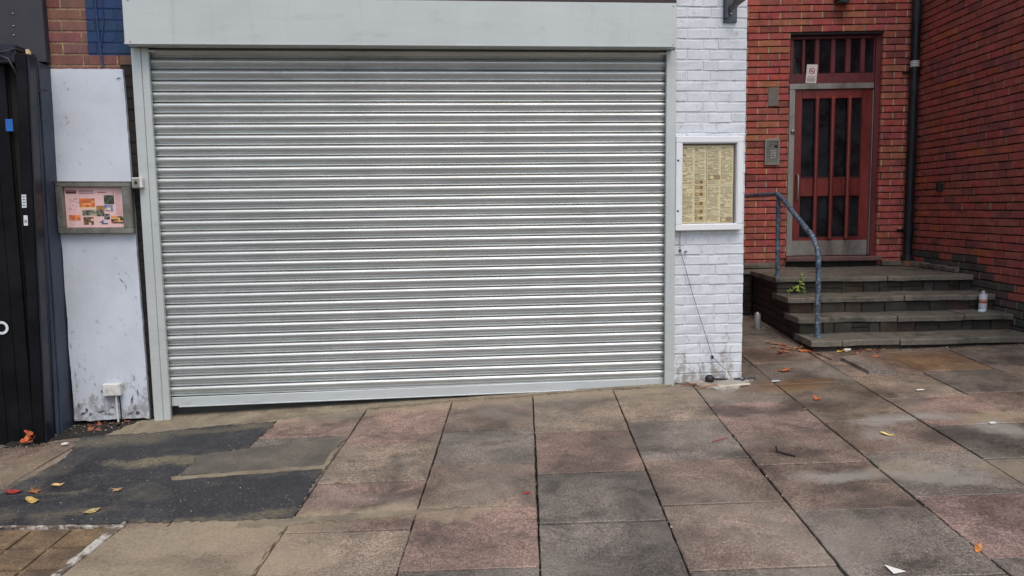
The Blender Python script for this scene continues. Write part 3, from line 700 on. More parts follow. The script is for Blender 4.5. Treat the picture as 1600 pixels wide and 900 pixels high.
for k in range(n):
    t = 2*PI*k/n
    for r0 in (.045, .028): vs_.append((-.945+r0*math.cos(t), -.3205, .685+r0*math.sin(t)))
mb.add(vs_, [[2*k, 2*((k+1) % n), 2*((k+1) % n)+1, 2*k+1] for k in range(n)]); mb.build('round_white_mark', M_STK, NB)

# leaves caught on the gate
def leaf_mesh(mb, c, size, ang, tilt=(0, 0), col=(1, 0, 0), seed=0, kind='maple', curl=.25):
    r = random.Random(seed)
    if kind == 'maple':
        out = []
        for k in range(5):
            a = (-110+55*k)*PI/180; L = (1.0, .95, 1.15, .9, .8)[k]*r.uniform(.8, 1.1)
            out += [(a-.42, .38), (a-.16, .72*L), (a, L), (a+.14, .70*L)]
        out += [(PI-.25, .3), (PI, .12), (PI+.25, .3)]
        pts = [(q*math.cos(a), q*math.sin(a)) for a, q in out]
    else:
        pts = [(math.cos(2*PI*k/14), .45*math.sin(2*PI*k/14)*(1-.25*math.cos(2*PI*k/14))) for k in range(14)]
    M = Matrix.Rotation(ang, 4, 'Z') ; T = Matrix.Rotation(tilt[0], 4, 'X') @ Matrix.Rotation(tilt[1], 4, 'Y')
    ph = r.uniform(0, 6)
    P = []
    for x, y in [(0, 0)] + pts:
        z = curl*(x*x*.9 + y*y*.7)*(.6+.5*math.sin(3*math.atan2(y, x)+ph)) + .02
        p = T @ (M @ Vector((x*size, y*size, z*size))); P.append((c[0]+p.x, c[1]+p.y, c[2]+p.z))
    n = len(pts)
    mb.add(P, [[0, 1+k, 1+(k+1) % n] for k in range(n)], False, col, W)
    B2 = [(p[0], p[1], p[2]-.0012) for p in P]
    mb.add(B2, [[0, 1+(k+1) % n, 1+k] for k in range(n)], False, col, W)
ORG = s(180, 92, 44)
for (x, y, z, sz, a, lab) in [(-.775, -.41, -.05, .055, .4, 'large orange leaf stuck at the foot of the black gate post'), (-.715, -.31, .062, .036, 1.4, 'small orange leaf caught higher up in the edge of the black gate')]:
    mb = MB()
    for q_ in range(4 if sz > .05 else 2): leaf_mesh(mb, (x+.018*(q_-1.5)*sz/.055, y-.004*q_, z+.022*(q_ % 3)*sz/.055-.01), sz*.62, a+q_*1.1, (1.2-.2*q_, .5-.4*q_), tuple(c_*(1-.12*q_) for c_ in ORG), int(x*1000)+q_, 'oval', .9)
    if 0: pass
    tag(mb.build('autumn_leaf', M_LEAF, attr=True), lab, 'leaf')

# ------------------------------------------------------------------ things on the white panel
EB = thing('junction_box', 'small white box with a pipe, low on the rendered panel', 'junction box', (-.37, -.06, -.06))
mb = MB(); mb.box((-.434, -.085, .140), (-.312, -.031, .228), ch=.006); b_ = mb.build('box_body', M_PLWHITE, EB)
mb = MB(); mb.tube([(-.352, -.058, .142), (-.352, -.058, .05), (-.348, -.060, -.055)], .007, 10); mb.build('pipe', M_PLWHITE, EB)
mb = MB(); mb.tube([(-.335, -.05, .14), (-.328, -.055, .06), (-.33, -.05, -.05)], .005, 8); mb.build('cable', M_RUBBER, EB)
BC = thing('cable', 'blue painted cable running down the blue brickwork above the panel', 'cable', (-.32, -.01, 2.43))
mb = MB(); mb.tube([(-.335, -.012, 3.2), (-.330, -.013, 2.9), (-.326, -.014, 2.72), (-.322, -.013, 2.62), (-.316, -.014, 2.55), (-.310, -.012, 2.44)], .006, 8); mb.build('outer_sheath', M_BCAB, BC)
mb = MB(); mb.tube([(-.298, -.010, 3.2), (-.290, -.010, 2.9), (-.286, -.010, 2.75), (-.30, -.012, 2.66), (-.312, -.013, 2.58)], .0035, 8); mb.build('thin_wire', M_BCAB, BC)

LB = thing('menu_display_case', 'grey metal display case with a pink poster on the rendered panel', 'display case', (-.4, -.08, 1.29))
x0, x1, z0, z1 = -.650, -.150, 1.300, 1.655; yf = -.085
def tl(x, y, z): return (x, y, z - .012*(x-x0))    # hangs a touch askew
mb = MB(tl); fw = .045
mb.box((x0, yf, z1-.034), (x1, -.035, z1), ch=.003); mb.box((x0, yf, z0), (x1, -.035, z0+.040), ch=.003); mb.box((x0, yf, z0+.0405), (x0+fw, -.035, z1-.0345), ch=.003); mb.box((x1-.062, yf, z0+.0405), (x1, -.035, z1-.0345), ch=.003)
mb.box((x0+.002, -.0345, z0), (x1-.002, -.031, z1-.002)); mb.box((x1-.010, yf-.006, z0+.01), (x1-.006, yf-.0005, z1-.03), ch=.001)
mb.box((x0-.004, yf-.004, z1+.0005), (x1+.003, -.034, z1+.004)); mb.build('frame', M_ALU, LB)
px0, px1, pz0, pz1 = x0+fw, x1-.062, z0+.0405, z1-.0345
mb = MB(tl); mb.box((px0+.001, -.052, pz0+.001), (px1-.001, -.050, pz1-.001)); po = mb.build('poster', mat('pink_poster_paper', s(212, 176, 174), .55, var=.10, vscale=10, fine=.04, bump=.1, bscale=8), LB)
W_, H_ = px1-px0, pz1-pz0
def pr(u0, v0, u1, v1, col, y=-.0535): mbp.box((px0+u0*W_, y, pz1-v1*H_), (px0+u1*W_, y+.001, pz1-v0*H_), col=col)
mbp = MB(tl)
pr(.02, .08, .20, .16, s(70, 26, 34)); pr(.025, .10, .19, .12, s(150, 110, 110), -.0545)
for i in range(12): pr(.24+i*.021, .08, .254+i*.021, .115, s(130, 96, 110)); pr(.24+i*.021, .135, .253+i*.021, .165, s(120, 90, 104))
pr(.56, .12, .70, .14, s(150, 60, 74)); pr(.82, .02, .825, .2, s(130, 100, 110))
rp = random.Random(31)
def photo(u0, v0, u1, v1, cols, nx=5, nz=4):
    for i in range(nx):
        for j in range(nz):
            c = rp.choice(cols); pr(u0+(u1-u0)*i/nx, v0+(v1-v0)*j/nz, u0+(u1-u0)*(i+1)/nx+.001, v0+(v1-v0)*(j+1)/nz+.001, tuple(q*rp.uniform(.8, 1.2) for q in c), -.0535-.00003*((i+j) % 2))
oc = [s(196, 112, 60), s(180, 92, 56), s(206, 140, 84)]
photo(.24, .28, .50, .50, oc); photo(.26, .50, .50, .53, [s(220, 190, 150)], 3, 1); photo(.05, .69, .24, .82, oc, 4, 3)
photo(.66, .20, .83, .42, [s(60, 66, 54), s(82, 86, 66), s(48, 52, 44)], 4, 4); photo(.52, .46, .66, .56, [s(170, 120, 60), s(150, 104, 60)], 3, 2)
photo(.28, .57, .42, .70, [s(70, 72, 66), s(120, 116, 100), s(50, 52, 48)], 4, 3); photo(.42, .57, .52, .70, [s(170, 160, 130), s(110, 104, 90)], 3, 3)
photo(.52, .56, .65, .72, [s(60, 60, 52), s(110, 106, 92)], 4, 4); photo(.66, .44, .80, .60, [s(190, 150, 140), s(90, 120, 160), s(200, 190, 190)], 4, 4)
photo(.64, .66, .74, .80, [s(40, 46, 44), s(110, 116, 110)], 3, 3); photo(.76, .72, .99, .90, [s(200, 100, 70), s(60, 90, 70), s(40, 46, 60), s(210, 160, 90)], 6, 5)
photo(.29, .74, .46, .93, [s(200, 180, 150), s(120, 90, 60), s(84, 66, 50)], 4, 4); photo(.56, .82, .70, .92, [s(200, 176, 190), s(90, 90, 96)], 4, 3)
for k in range(14): u = rp.uniform(.03, .2); v = rp.uniform(.2, .6); pr(u, v, u+rp.uniform(.01, .04), v+.012, s(150, 96, 110))
for k in range(20): v = .10+k*.03; pr(.85, v, .85+rp.uniform(.05, .12), v+.006, s(176, 130, 140))
mbp.build('poster_print', M_PRINT, po, attr=True)

# ------------------------------------------------------------------ things on the pier
MC = thing('menu_notice_case', 'white framed lockable case showing a cream printed menu on the white brick pier', 'notice case', (4.0, -.05, 1.22))
x0, x1, z0, z1 = 3.742, 4.262, 1.243, 1.942; yf = -.060
mb = MB(); t = .046
mb.box((x0, yf, z1-t), (x1, -.004, z1), ch=.004); mb.box((x0, yf, z0), (x1, -.004, z0+t), ch=.004); mb.box((x0, yf, z0+t+.0004), (x0+t, -.004, z1-t-.0004), ch=.004); mb.box((x1-t, yf, z0+t+.0004), (x1, -.004, z1-t-.0004), ch=.004)
for f_ in ((x0+t, z0+t, x0+t+.005, z1-t), (x1-t-.005, z0+t, x1-t, z1-t), (x0+t+.005, z1-t-.005, x1-t-.005, z1-t), (x0+t+.005, z0+t, x1-t-.005, z0+t+.005)):
    mb.box((f_[0], yf+.006, f_[1]), (f_[2], -.006, f_[3]))
mb.build('frame', M_WFRAME, MC)
mb = MB(); mb.box((x0+t+.005, -.018, z0+t+.005), (x1-t-.005, -.012, z1-t-.005)); mb.build('back_board', mat('grey_backing', s(120, 112, 100), .8, var=.1), MC)
mb = MB()
for z in (1.765, 1.39): mb = MB(); mb.lathe((0, 0, 0), [(0, .004), (.006, .004), (.008, 0)], 14, M=Matrix.Translation((x0+.016, yf-.0005, z)) @ Matrix.Rotation(PI/2, 4, 'X')); mb.build('lock', M_RUBBER, MC)
mx0, mx1, mz0, mz1 = x0+t+.007, x1-t-.020, z0+t+.008, z1-t-.020
mxm = mx0+(mx1-mx0)*.485; mzm = mz0+(mz1-mz0)*.49
rm = random.Random(77); INK = s(70, 62, 44); sheets = []
for (a0, a1, b0, b1) in ((mx0, mxm-.002, mzm+.001, mz1), (mxm+.002, mx1, mzm+.001, mz1), (mx0, mxm-.002, mz0, mzm-.001), (mxm+.002, mx1, mz0, mzm-.001)):
    mb = MB(); mb.box((a0, -.0215, b0), (a1, -.0205, b1)); pg = mb.build('menu_sheet', M_PAPER, MC)
    mb = MB(); y = -.0222
    cw = (a1-a0)/2
    for c in range(2):
        ca = a0+c*cw+.006; cb = a0+(c+1)*cw-.004; z = b1-.012
        while z > b0+.008:
            if rm.random() < .12:
                mb.box((ca, y, z-.0035), (ca+rm.uniform(.25, .5)*(cb-ca), y+.0004, z), col=s(40, 34, 28)); z -= .009; continue
            if rm.random() < .05: mb.box((ca, y, z-.001), (cb, y+.0004, z), col=s(110, 90, 50)); z -= .005; continue
            x = ca
            while x < cb-.01:
                ww = rm.uniform(.006, .022)
                if x+ww > cb: break
                if rm.random() < .82: mb.box((x, y, z-.0022), (x+ww, y+.0004, z), col=tuple(q*rm.uniform(1.0, 2.2) for q in INK))
                x += ww+.0025
            z -= rm.choice([.0056, .0056, .0056, .0085])
    if a0 == mx0:
        for q in (([.006]) if b0 > mz0+.1 else [.02, .07, .13, .20, .25]):
            zz = b0+q; mb.box((a0+cw+.004, y-.0006, zz), (a1-.006, y-.0001, zz+.034), col=s(196, 178, 130)); mb.box((a0+cw+.012, y-.0012, zz+.006), (a0+cw+.036, y-.0007, zz+.028), col=s(124, 110, 80)); mb.box((a0+cw+.018, y-.0018, zz+.011), (a0+cw+.03, y-.0013, zz+.023), col=s(190, 176, 140)); mb.box((a0+cw+.045, y-.0012, zz+.006), (a0+cw+.07, y-.0007, zz+.028), col=s(120, 96, 64))
    else:
        zz = b0+(.04 if b0 > mz0+.1 else .006); xa = a0+.012 if b0 > mz0+.1 else a0+cw+.006
        mb.box((xa, y-.0006, zz), (xa+.09, y-.0001, zz+.034), col=s(150, 134, 100)); mb.box((xa+.01, y-.0012, zz+.006), (xa+.04, y-.0007, zz+.028), col=s(206, 190, 150)); mb.box((xa+.05, y-.0012, zz+.006), (xa+.08, y-.0007, zz+.028), col=s(150, 130, 100))
    mb.build('menu_print', M_PRINT, pg, attr=True)
def glass_mat():
    N = NT('case_acrylic'); N.b.inputs['Base Color'].default_value = (1, 1, 1, 1); N.b.inputs['Roughness'].default_value = .06
    N.b.inputs['Transmission Weight'].default_value = 1; N.b.inputs['IOR'].default_value = 1.02; N.b.inputs['Specular IOR Level'].default_value = .5
    return N.m
M_ACR = glass_mat()
mb = MB(); mb.box((x0+t+.0055, -.046, z0+t+.0055), (x1-t-.0055, -.044, z1-t-.0055)); mb.build('glazing', M_ACR, MC)

BK = thing('awning_bracket', 'dark steel awning bracket high on the white brick pier', 'bracket', (4.16, 0, 2.78))
mb = MB(); mb.box((4.108, -.014, 2.775), (4.212, -.003, 3.25), ch=.002); mb.box((4.112, -.055, 2.80), (4.128, -.0145, 3.25), ch=.002); mb.build('wall_plate', mat('grey_steel_paint', s(72, 80, 92, .8), .5, var=.25, vscale=8), BK)
mb = MB(); mb.add([(4.10, -.03, 3.10), (4.135, -.05, 2.835), (4.36, -.75, 3.02), (4.36, -.75, 3.10), (4.135, -.05, 2.885), (4.13, -.03, 3.2)], [[0, 1, 4, 5], [1, 2, 3, 4]])
mb.tube([(4.145, -.035, 2.855), (4.22, -.30, 3.04), (4.30, -.60, 3.24)], .018, 10); mb.build('strut', mat('brown_bracket_paint', s(92, 82, 78, .8), .6, var=.25), BK)
mb = MB(); mb.lathe((0, 0, 0), [(0, .006), (.007, .006), (.009, 0)], 8, M=Matrix.Translation((4.165, -.0145, 2.835)) @ Matrix.Rotation(PI/2, 4, 'X')); mb.build('bolt', M_STEEL, BK)

WR = thing('hanging_wire', 'thin black wire sagging down the white pier from the menu case', 'wire', (4.0, -.02, .15))
mb = MB(); mb.tube([(3.789, -.02, 1.243), (3.790, -.014, 1.16), (3.792, -.016, 1.09), (3.82, -.018, 1.0), (3.90, -.02, .73), (3.975, -.022, .50), (4.055, -.02, .262), (4.10, -.022, .215), (4.165, -.03, .155), (4.20, -.06, .10)], .002, 6)
mb.build('wire_length', M_RUBBER, WR)
mb = MB(); mb.box((3.785, -.022, 1.085), (3.799, -.004, 1.10), ch=.002); mb.build('wire_clip', M_RUBBER, WR); mb = MB(); mb.box((4.048, -.024, .25), (4.062, -.004, .275), ch=.002); mb.build('wire_clip', M_RUBBER, WR)
mb = MB(); mb.tube([(3.835, -.002, 1.082), (3.836, -.03, 1.084)], .007, 8); tag(mb.build('wall_bolt', M_ALU), 'short metal bolt sticking out of the white pier under the menu case', 'bolt')

# ------------------------------------------------------------------ steps
ST_ = thing('stone_steps', 'four worn dark stone steps up to the red door', 'steps', A(6.0, 1.3, .14))
UL, UR = 5.09, 7.046
fr = [1.245, 1.585, 1.87, 2.235]; zl = [.236, .388, .544, .705]; zr = [.262, .405, .556, .709]; th = [.055, .052, .052, .050]
def ztop(k, u): return zl[k] + (zr[k]-zl[k])*(u-UL)/(UR-UL)
cuts = [[5.36, 5.86], [5.30, 6.0, 6.6], [5.36, 6.2], [5.75, 6.2]]
rt = random.Random(11)
for k in range(4):
    mb = MB(A); us = [UL-.0] + cuts[k] + [UR]; back = (fr[k+1]+.10) if k < 3 else 3.497
    for i in range(len(us)-1):
        dz = rt.uniform(-.003, .003); dv = rt.uniform(-.006, .006) + (.016 if i == 1 and k in (1, 2) else 0)
        a, b = us[i]+.003, us[i+1]-.003
        m_ = max(2, int((b-a)/.12)); 
        # front edge worn uneven: small pieces share the slab surface
        tp = lambda u: ztop(k, u)+dz
        sg = [(a+(b-a)*q/m_) for q in range(m_+1)]; ed = [fr[k]+dv+rt.uniform(-.009, .006) for _ in sg]; zd = [rt.uniform(-.004, .003) for _ in sg]
        vs_ = []
        for q, u in enumerate(sg):
            e = ed[q]; z = tp(u)+zd[q]
            vs_ += [(u, back, z), (u, e+.010, z), (u, e+.003, z-.003), (u, e, z-.010), (u, e+.002, z-th[k]+.004), (u, e+.008, z-th[k]), (u, back, z-th[k])]
        f_ = [[q*7+p, q*7+p+1, (q+1)*7+p+1, (q+1)*7+p] for q in range(m_) for p in range(6)]
        f_ += [[0, 6, 5, 4, 3, 2, 1], [m_*7+p for p in range(7)]]
        mb.add(vs_, f_, False)
    mb.build('tread', M_STONE, ST_)
    # riser of rubble brick
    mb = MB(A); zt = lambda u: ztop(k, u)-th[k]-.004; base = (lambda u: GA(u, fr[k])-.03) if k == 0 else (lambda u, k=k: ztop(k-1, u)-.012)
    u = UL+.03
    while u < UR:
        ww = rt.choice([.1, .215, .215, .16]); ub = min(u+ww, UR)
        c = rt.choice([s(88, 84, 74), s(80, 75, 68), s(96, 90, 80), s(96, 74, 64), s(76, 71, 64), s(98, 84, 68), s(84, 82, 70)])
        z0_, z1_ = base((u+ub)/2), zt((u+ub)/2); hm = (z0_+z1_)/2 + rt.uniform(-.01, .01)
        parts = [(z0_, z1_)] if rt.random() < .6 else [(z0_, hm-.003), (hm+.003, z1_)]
        for p_, q_ in parts: mb.box((u+.003, fr[k]+.035+rt.uniform(-.006, .006), p_), (ub-.003, fr[k]+.16, q_), ch=.005, col=tuple(x*.36 for x in c), jit=.006, rnd=rt)  # stones darkened, the shade under the tread is in their colour
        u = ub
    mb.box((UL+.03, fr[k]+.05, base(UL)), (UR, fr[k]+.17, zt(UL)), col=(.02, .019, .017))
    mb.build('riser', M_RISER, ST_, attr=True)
    # brick flank on the left
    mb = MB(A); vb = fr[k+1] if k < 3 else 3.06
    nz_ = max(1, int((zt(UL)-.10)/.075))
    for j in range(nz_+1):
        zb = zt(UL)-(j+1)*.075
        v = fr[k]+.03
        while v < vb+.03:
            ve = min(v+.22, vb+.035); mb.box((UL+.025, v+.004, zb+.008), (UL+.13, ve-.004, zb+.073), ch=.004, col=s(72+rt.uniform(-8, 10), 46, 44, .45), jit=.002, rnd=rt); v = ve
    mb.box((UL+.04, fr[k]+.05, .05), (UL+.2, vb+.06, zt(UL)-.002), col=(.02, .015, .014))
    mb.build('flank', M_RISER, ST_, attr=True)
# landing carried on to the left behind the pier
mb = MB(A); mb.box((4.25, 3.06, .665), (5.087, 3.497, .708), ch=.006, jit=.003, rnd=rt); mb.box((4.6, 3.30, .716), (5.5, 3.495, .765), ch=.006, jit=.003, rnd=rt); mb.build('landing_slab', M_STONE, ST_)
mb = MB(A)
for j in range(9):
    v0 = 4.25+(0 if j % 2 else -.11)
    while v0 < 5.1:
        a_, b_2 = max(v0, 4.25), min(v0+.22, 5.11)
        if b_2-a_ > .03: mb.box((a_+.004, 3.09, .66-(j+1)*.075+.008), (b_2-.004, 3.2, .66-j*.075), ch=.004, col=s(72+rt.uniform(-8, 10), 46, 44, .45), jit=.002, rnd=rt)
        v0 += .225
mb.box((4.25, 3.10, 0), (5.11, 3.3, .66), col=(.02, .015, .014)); mb.build('landing_wall', M_RISER, ST_, attr=True)
mb = MB(A); mb.box((6.70, 3.43, .712), (7.04, 3.495, .775), ch=.008, jit=.004, rnd=rt)
for q in range(6): mb.box((6.985, 3.40-q*.19, .712), (7.03, 3.40-q*.19+.183, .765+rt.uniform(-.006, .006)), ch=.008, jit=.004, rnd=rt)
mb.build('kerb_upstand', M_STONE, ST_)

# ------------------------------------------------------------------ door
DR = thing('entrance_door', 'dark red glazed entrance door with three vertical bars, steel trim and kick plate', 'door', A(6.15, 3.58, .78))
def bx(name, boxes, m, parent=DR, ch=.003):
    mb = MB(A)
    for a, b in boxes: mb.box(a, b, ch=ch)
    return mb.build(name, m, parent)
bx('door_frame', [((5.605, 3.575, .83), (5.640, 3.66, 3.345)), ((6.602, 3.560, .80), (6.672, 3.66, 3.345)), ((5.6405, 3.575, 3.295), (6.6015, 3.66, 3.345)), ((5.6405, 3.575, 2.801), (6.6015, 3.66, 2.912)), ((5.640, 3.58, 2.9125), (5.682, 3.66, 3.2945)), ((6.586, 3.58, 2.9125), (6.6015, 3.66, 3.2945))], M_DOORF)
bx('transom_mullion', [((a, 3.572, 2.913), (b, 3.64, 3.294)) for a, b in ((5.775, 5.811), (5.92, 5.971), (6.101, 6.152), (6.268, 6.325), (6.435, 6.486))], M_DOORF, ch=.006)
bx('transom_glass', [((5.683, 3.625, 2.913), (6.586, 3.632, 3.294))], M_GLASS, ch=0)
bx('steel_header', [((5.636, 3.560, 2.737), (6.593, 3.60, 2.800))], M_STEEL)
bx('steel_jamb', [((5.638, 3.562, .832), (5.704, 3.60, 2.7365))], M_STEEL)
bx('edge_strip', [((6.584, 3.556, .84), (6.5925, 3.60, 2.72))], M_STEEL, ch=.001)
leaf = bx('door_leaf', [((5.706, 3.585, 1.040), (5.793, 3.63, 2.734)), ((6.474, 3.585, 1.040), (6.582, 3.63, 2.734)), ((5.7935, 3.585, 2.634), (6.4735, 3.63, 2.734)), ((5.7935, 3.588, 1.522), (6.4735, 3.63, 1.729)), ((5.706, 3.585, .828), (6.582, 3.63, 1.0395))], M_DOOR)
bx('glass_pane', [((5.7935, 3.612, 1.7295), (6.4735, 3.618, 2.6335))], M_GLASS, leaf, 0); bx('glass_pane', [((5.7935, 3.612, 1.0405), (6.4735, 3.618, 1.5215))], M_GLASS, leaf, 0)
bx('glazing_bead', [((5.794, 3.583, 1.7295), (6.473, 3.60, 1.738)), ((5.794, 3.583, 1.0405), (6.473, 3.60, 1.049))], M_DOORF, leaf, .001)
bx('kick_plate', [((5.709, 3.578, .836), (6.575, 3.5845, 1.008))], M_STEEL, leaf, .001)
for u in (5.958, 6.137, 6.326):
    mb = MB(A); nb_ = 10; pr_ = [(u-.022, 3.584), (u-.022, 3.555), (u-.016, 3.545), (u, 3.541), (u+.016, 3.545), (u+.022, 3.555), (u+.022, 3.584)]
    vs_ = [(a, b, 1.03) for a, b in pr_] + [(a, b, 2.66 - (3.584-b)*.9) for a, b in pr_]; n7 = len(pr_)
    mb.add(vs_, [[i, i+1, i+1+n7, i+n7] for i in range(n7-1)] + [list(range(n7, 2*n7)), list(range(n7))[::-1]]); mb.build('door_bar', M_DOOR, leaf)
mb = MB(A); mb.tube([(5.748, 3.58, 1.47), (5.748, 3.54, 1.475), (5.748, 3.525, 1.50), (5.748, 3.525, 1.74), (5.748, 3.54, 1.765), (5.748, 3.58, 1.77)], .009, 10); mb.build('door_handle', M_STEEL, leaf)
mb = MB(); c = A(5.685, 3.556, 2.257)
mb.lathe((0, 0, 0), [(0, .016), (.012, .016), (.024, .010), (.028, 0)], 18, M=Matrix.Translation(c) @ Matrix.Rotation(-TH, 4, 'Z') @ Matrix.Rotation(PI/2, 4, 'X')); mb.build('door_lock', M_STEEL, DR)
mb = MB(); mb.lathe((0, 0, 0), [(0, .0172), (.010, .0172), (.010, .0160)], 14, M=Matrix.Translation(c) @ Matrix.Rotation(-TH, 4, 'Z') @ Matrix.Rotation(PI/2, 4, 'X')); mb.build('keyhole', M_RUBBER, DR)
bx('door_sill', [((5.600, 3.44, .772), (6.70, 3.66, .826))], mat('worn_maroon_sill', s(112, 82, 80, .9), .6, var=.3, vscale=9, dirt=s(60, 50, 46), dirt_amt=.6), ch=.01)
bx('sill_void', [((5.62, 3.49, .7105), (6.66, 3.66, .7715))], M_DARKGAP, ch=0)

SG = thing('no_smoking_notice', 'small white paper notice with a red circle stuck above the door', 'notice', A(5.88, 3.56, 2.80))
cs_, sn_ = math.cos(-.03), math.sin(-.03)
def NF(a, d, z): a2, z2 = a*cs_-z*sn_, a*sn_+z*cs_; return A(5.813+a2+.008*(z/.21), 3.558-d, 2.805+z2)
mb = MB(NF); mb.box((0, 0, 0), (.122, .0015, .208)); ng = mb.build('paper_sheet', mat('white_paper', s(226, 220, 216), .7, var=.04, bump=0), SG)
mb = MB(NF)
for k in range(26):
    t0, t1 = 2*PI*k/26, 2*PI*(k+1)/26; cx, cz = .061, .135
    mb.quad((cx+.034*math.cos(t0), .0022, cz+.034*math.sin(t0)), (cx+.034*math.cos(t1), .0022, cz+.034*math.sin(t1)), (cx+.026*math.cos(t1), .0022, cz+.026*math.sin(t1)), (cx+.026*math.cos(t0), .0022, cz+.026*math.sin(t0)), col=s(176, 86, 88))
mb.add([(.036, .0025, .155), (.042, .0025, .161), (.086, .0025, .115), (.080, .0025, .109)], [[0, 1, 2, 3]], col=s(176, 86, 88))
mb.box((.036, .0017, .130), (.080, .0021, .137), col=s(60, 56, 58)); mb.box((.082, .0017, .130), (.088, .0021, .137), col=s(170, 120, 80))
mb.box((.018, .0017, .066), (.104, .0021, .074), col=s(190, 120, 124))
for q in range(3): mb.box((.014, .0017, .020+q*.013), (.106, .0021, .0265+q*.013), col=s(104, 104, 100))
mb.build('notice_print', M_PRINT, ng, attr=True)

IC = thing('intercom_panel', 'steel intercom panel with keypad on the red brick beside the door', 'intercom', A(5.43, 3.48, 1.88))
mb = MB(A); mb.box((5.342, 3.472, 1.884), (5.512, 3.497, 2.178), ch=.003); bp = mb.build('face_plate', M_STEEL, IC)
mb = MB(A); mb.box((5.355, 3.4705, 1.90), (5.50, 3.4718, 2.165), ch=0); mb.build('inner_plate', M_ALU, bp)
mb = MB(A); mb.box((5.447, 3.467, 2.075), (5.487, 3.4700, 2.11)); mb.box((5.47, 3.467, 2.132), (5.49, 3.4700, 2.142)); mb.box((5.39, 3.4672, 2.137), (5.455, 3.4700, 2.142)); mb.box((5.39, 3.4672, 2.112), (5.44, 3.4700, 2.116)); mb.box((5.39, 3.4672, 2.095), (5.42, 3.4700, 2.099)); mb.build('camera_window', M_RUBBER, bp)
for i in range(3):
    for j in range(4):
        mb = MB(A); mb.box((5.405+i*.022, 3.464, 1.955+j*.026), (5.419+i*.022, 3.4700, 1.972+j*.026), ch=.002); mb.build('key_button', mat('pale_steel', s(200, 198, 190), .3, metal=.7, var=.05, bump=0), bp)
mb = MB(A); mb.box((5.372, 3.485, 2.545), (5.490, 3.497, 2.752), ch=.003); tag(mb.build('blanking_plate', mat('grey_plate_paint', s(122, 112, 104), .6, var=.12, vscale=8, dirt=s(90, 84, 78), dirt_amt=.5)), 'plain grey metal plate on the red brick above the intercom', 'wall plate')
LM = thing('wall_lamp', 'dark square lamp on the brick above the door, cut by the top edge', 'lamp', A(6.16, 3.4, 3.64))
mb = MB(A); mb.box((6.085, 3.36, 3.672), (6.235, 3.497, 3.78), ch=.008); mb.build('housing', M_PIPE, LM)
mb = MB(A); mb.box((6.10, 3.375, 3.648), (6.22, 3.485, 3.6715), ch=.004); mb.build('lens', mat('smoked_lens', s(60, 80, 84), .3, var=.1, bump=0), LM)

DP = thing('drainpipe', 'black rainwater pipe in the corner of the two red walls', 'drainpipe', A(6.985, 3.43, .72))
pu, pv = 6.975, 3.425
mb = MB(A); mb.tube([(pu, pv, .80), (pu, pv, 2.9)], .047, 18); mb.tube([(pu, pv, 2.9), (pu, pv, 9)], .047, 18); mb.build('pipe', M_PIPE, DP)
for z in (2.86, 1.09):
    mb = MB(A); mb.tube([(pu, pv, z), (pu, pv, z+.06)], .056, 18); mb.tube([(pu-.1, pv+.06, z+.03), (pu+.06, pv+.06, z+.03)], .012, 6); mb.build('collar', M_PIPE, DP)
mb = MB(A); mb.tube([(pu, pv, .775), (pu, pv, .835)], [.066, .060], 18); mb.build('shoe_collar', M_PIPE, DP)
mb = MB(A); mb.tube([(pu, pv-.01, .708), (pu, pv, .776)], [.066, .062], 18); mb.build('clay_socket', mat('brown_clay', s(120, 84, 62), .8, var=.2), DP)
mb = MB(A); mb.tube([(pu, pv, 2.94), (pu, pv, 3.005)], .0485, 18, caps=False); lb = mb.build('label_band', M_PLWHITE, DP)
mb = MB(A)
for q in range(3): mb.tube([(pu, pv, 2.95+q*.018), (pu, pv, 2.958+q*.018)], .0492, 18, caps=False)
mb.build('label_print', mat('grey_ink'), lb)
AV = thing('air_vent', 'small dark vent on the dark side wall', 'vent', A(7.04, 2.89, 1.56))
mb = MB(A); mb.box((7.0, 2.865, 1.545), (7.048, 2.925, 1.635), ch=.006); mb.build('vent_box', M_PIPE, AV)
mb = MB(A)
for q in range(4): mb.box((6.995, 2.87, 1.555+q*.02), (7.0005, 2.92, 1.565+q*.02), ch=.001)
mb.build('vent_louvre', M_RUBBER, AV)

# ------------------------------------------------------------------ handrail
HR = thing('handrail', 'chipped blue metal tube handrail on the left of the stone steps', 'handrail', A(5.15, 2.38, .71))
def bez(P, n=8):
    out = []
    for i in range(1, len(P)-1):
        pass
    return out
path = [(5.06, 3.5, 1.532), (5.10, 3.0, 1.534), (5.145, 2.50, 1.536), (5.152, 2.43, 1.534), (5.155, 2.37, 1.520), (5.158, 2.31, 1.495), (5.162, 2.0, 1.360), (5.168, 1.75, 1.25), (5.172, 1.60, 1.183), (5.178, 1.53, 1.145), (5.186, 1.475, 1.09), (5.196, 1.448, 1.03), (5.204, 1.44, .96), (5.21, 1.44, .80), (5.215, 1.44, .235)]
mb = MB(A); mb.tube(path, .0235, 16); mb.build('top_rail', M_RAIL, HR)
mb = MB(A); mb.tube([(5.150, 2.385, 1.525), (5.152, 2.383, 1.1), (5.156, 2.38, .705)], .0225, 16); mb.build('post', M_RAIL, HR)
mb = MB(A); mb.tube([(5.215, 1.44, .232), (5.215, 1.44, .262)], .032, 14); mb.build('base_ring', M_RAIL, HR); mb = MB(A); mb.tube([(5.156, 2.38, .703), (5.156, 2.38, .722)], .030, 14); mb.build('base_ring', M_RAIL, HR)

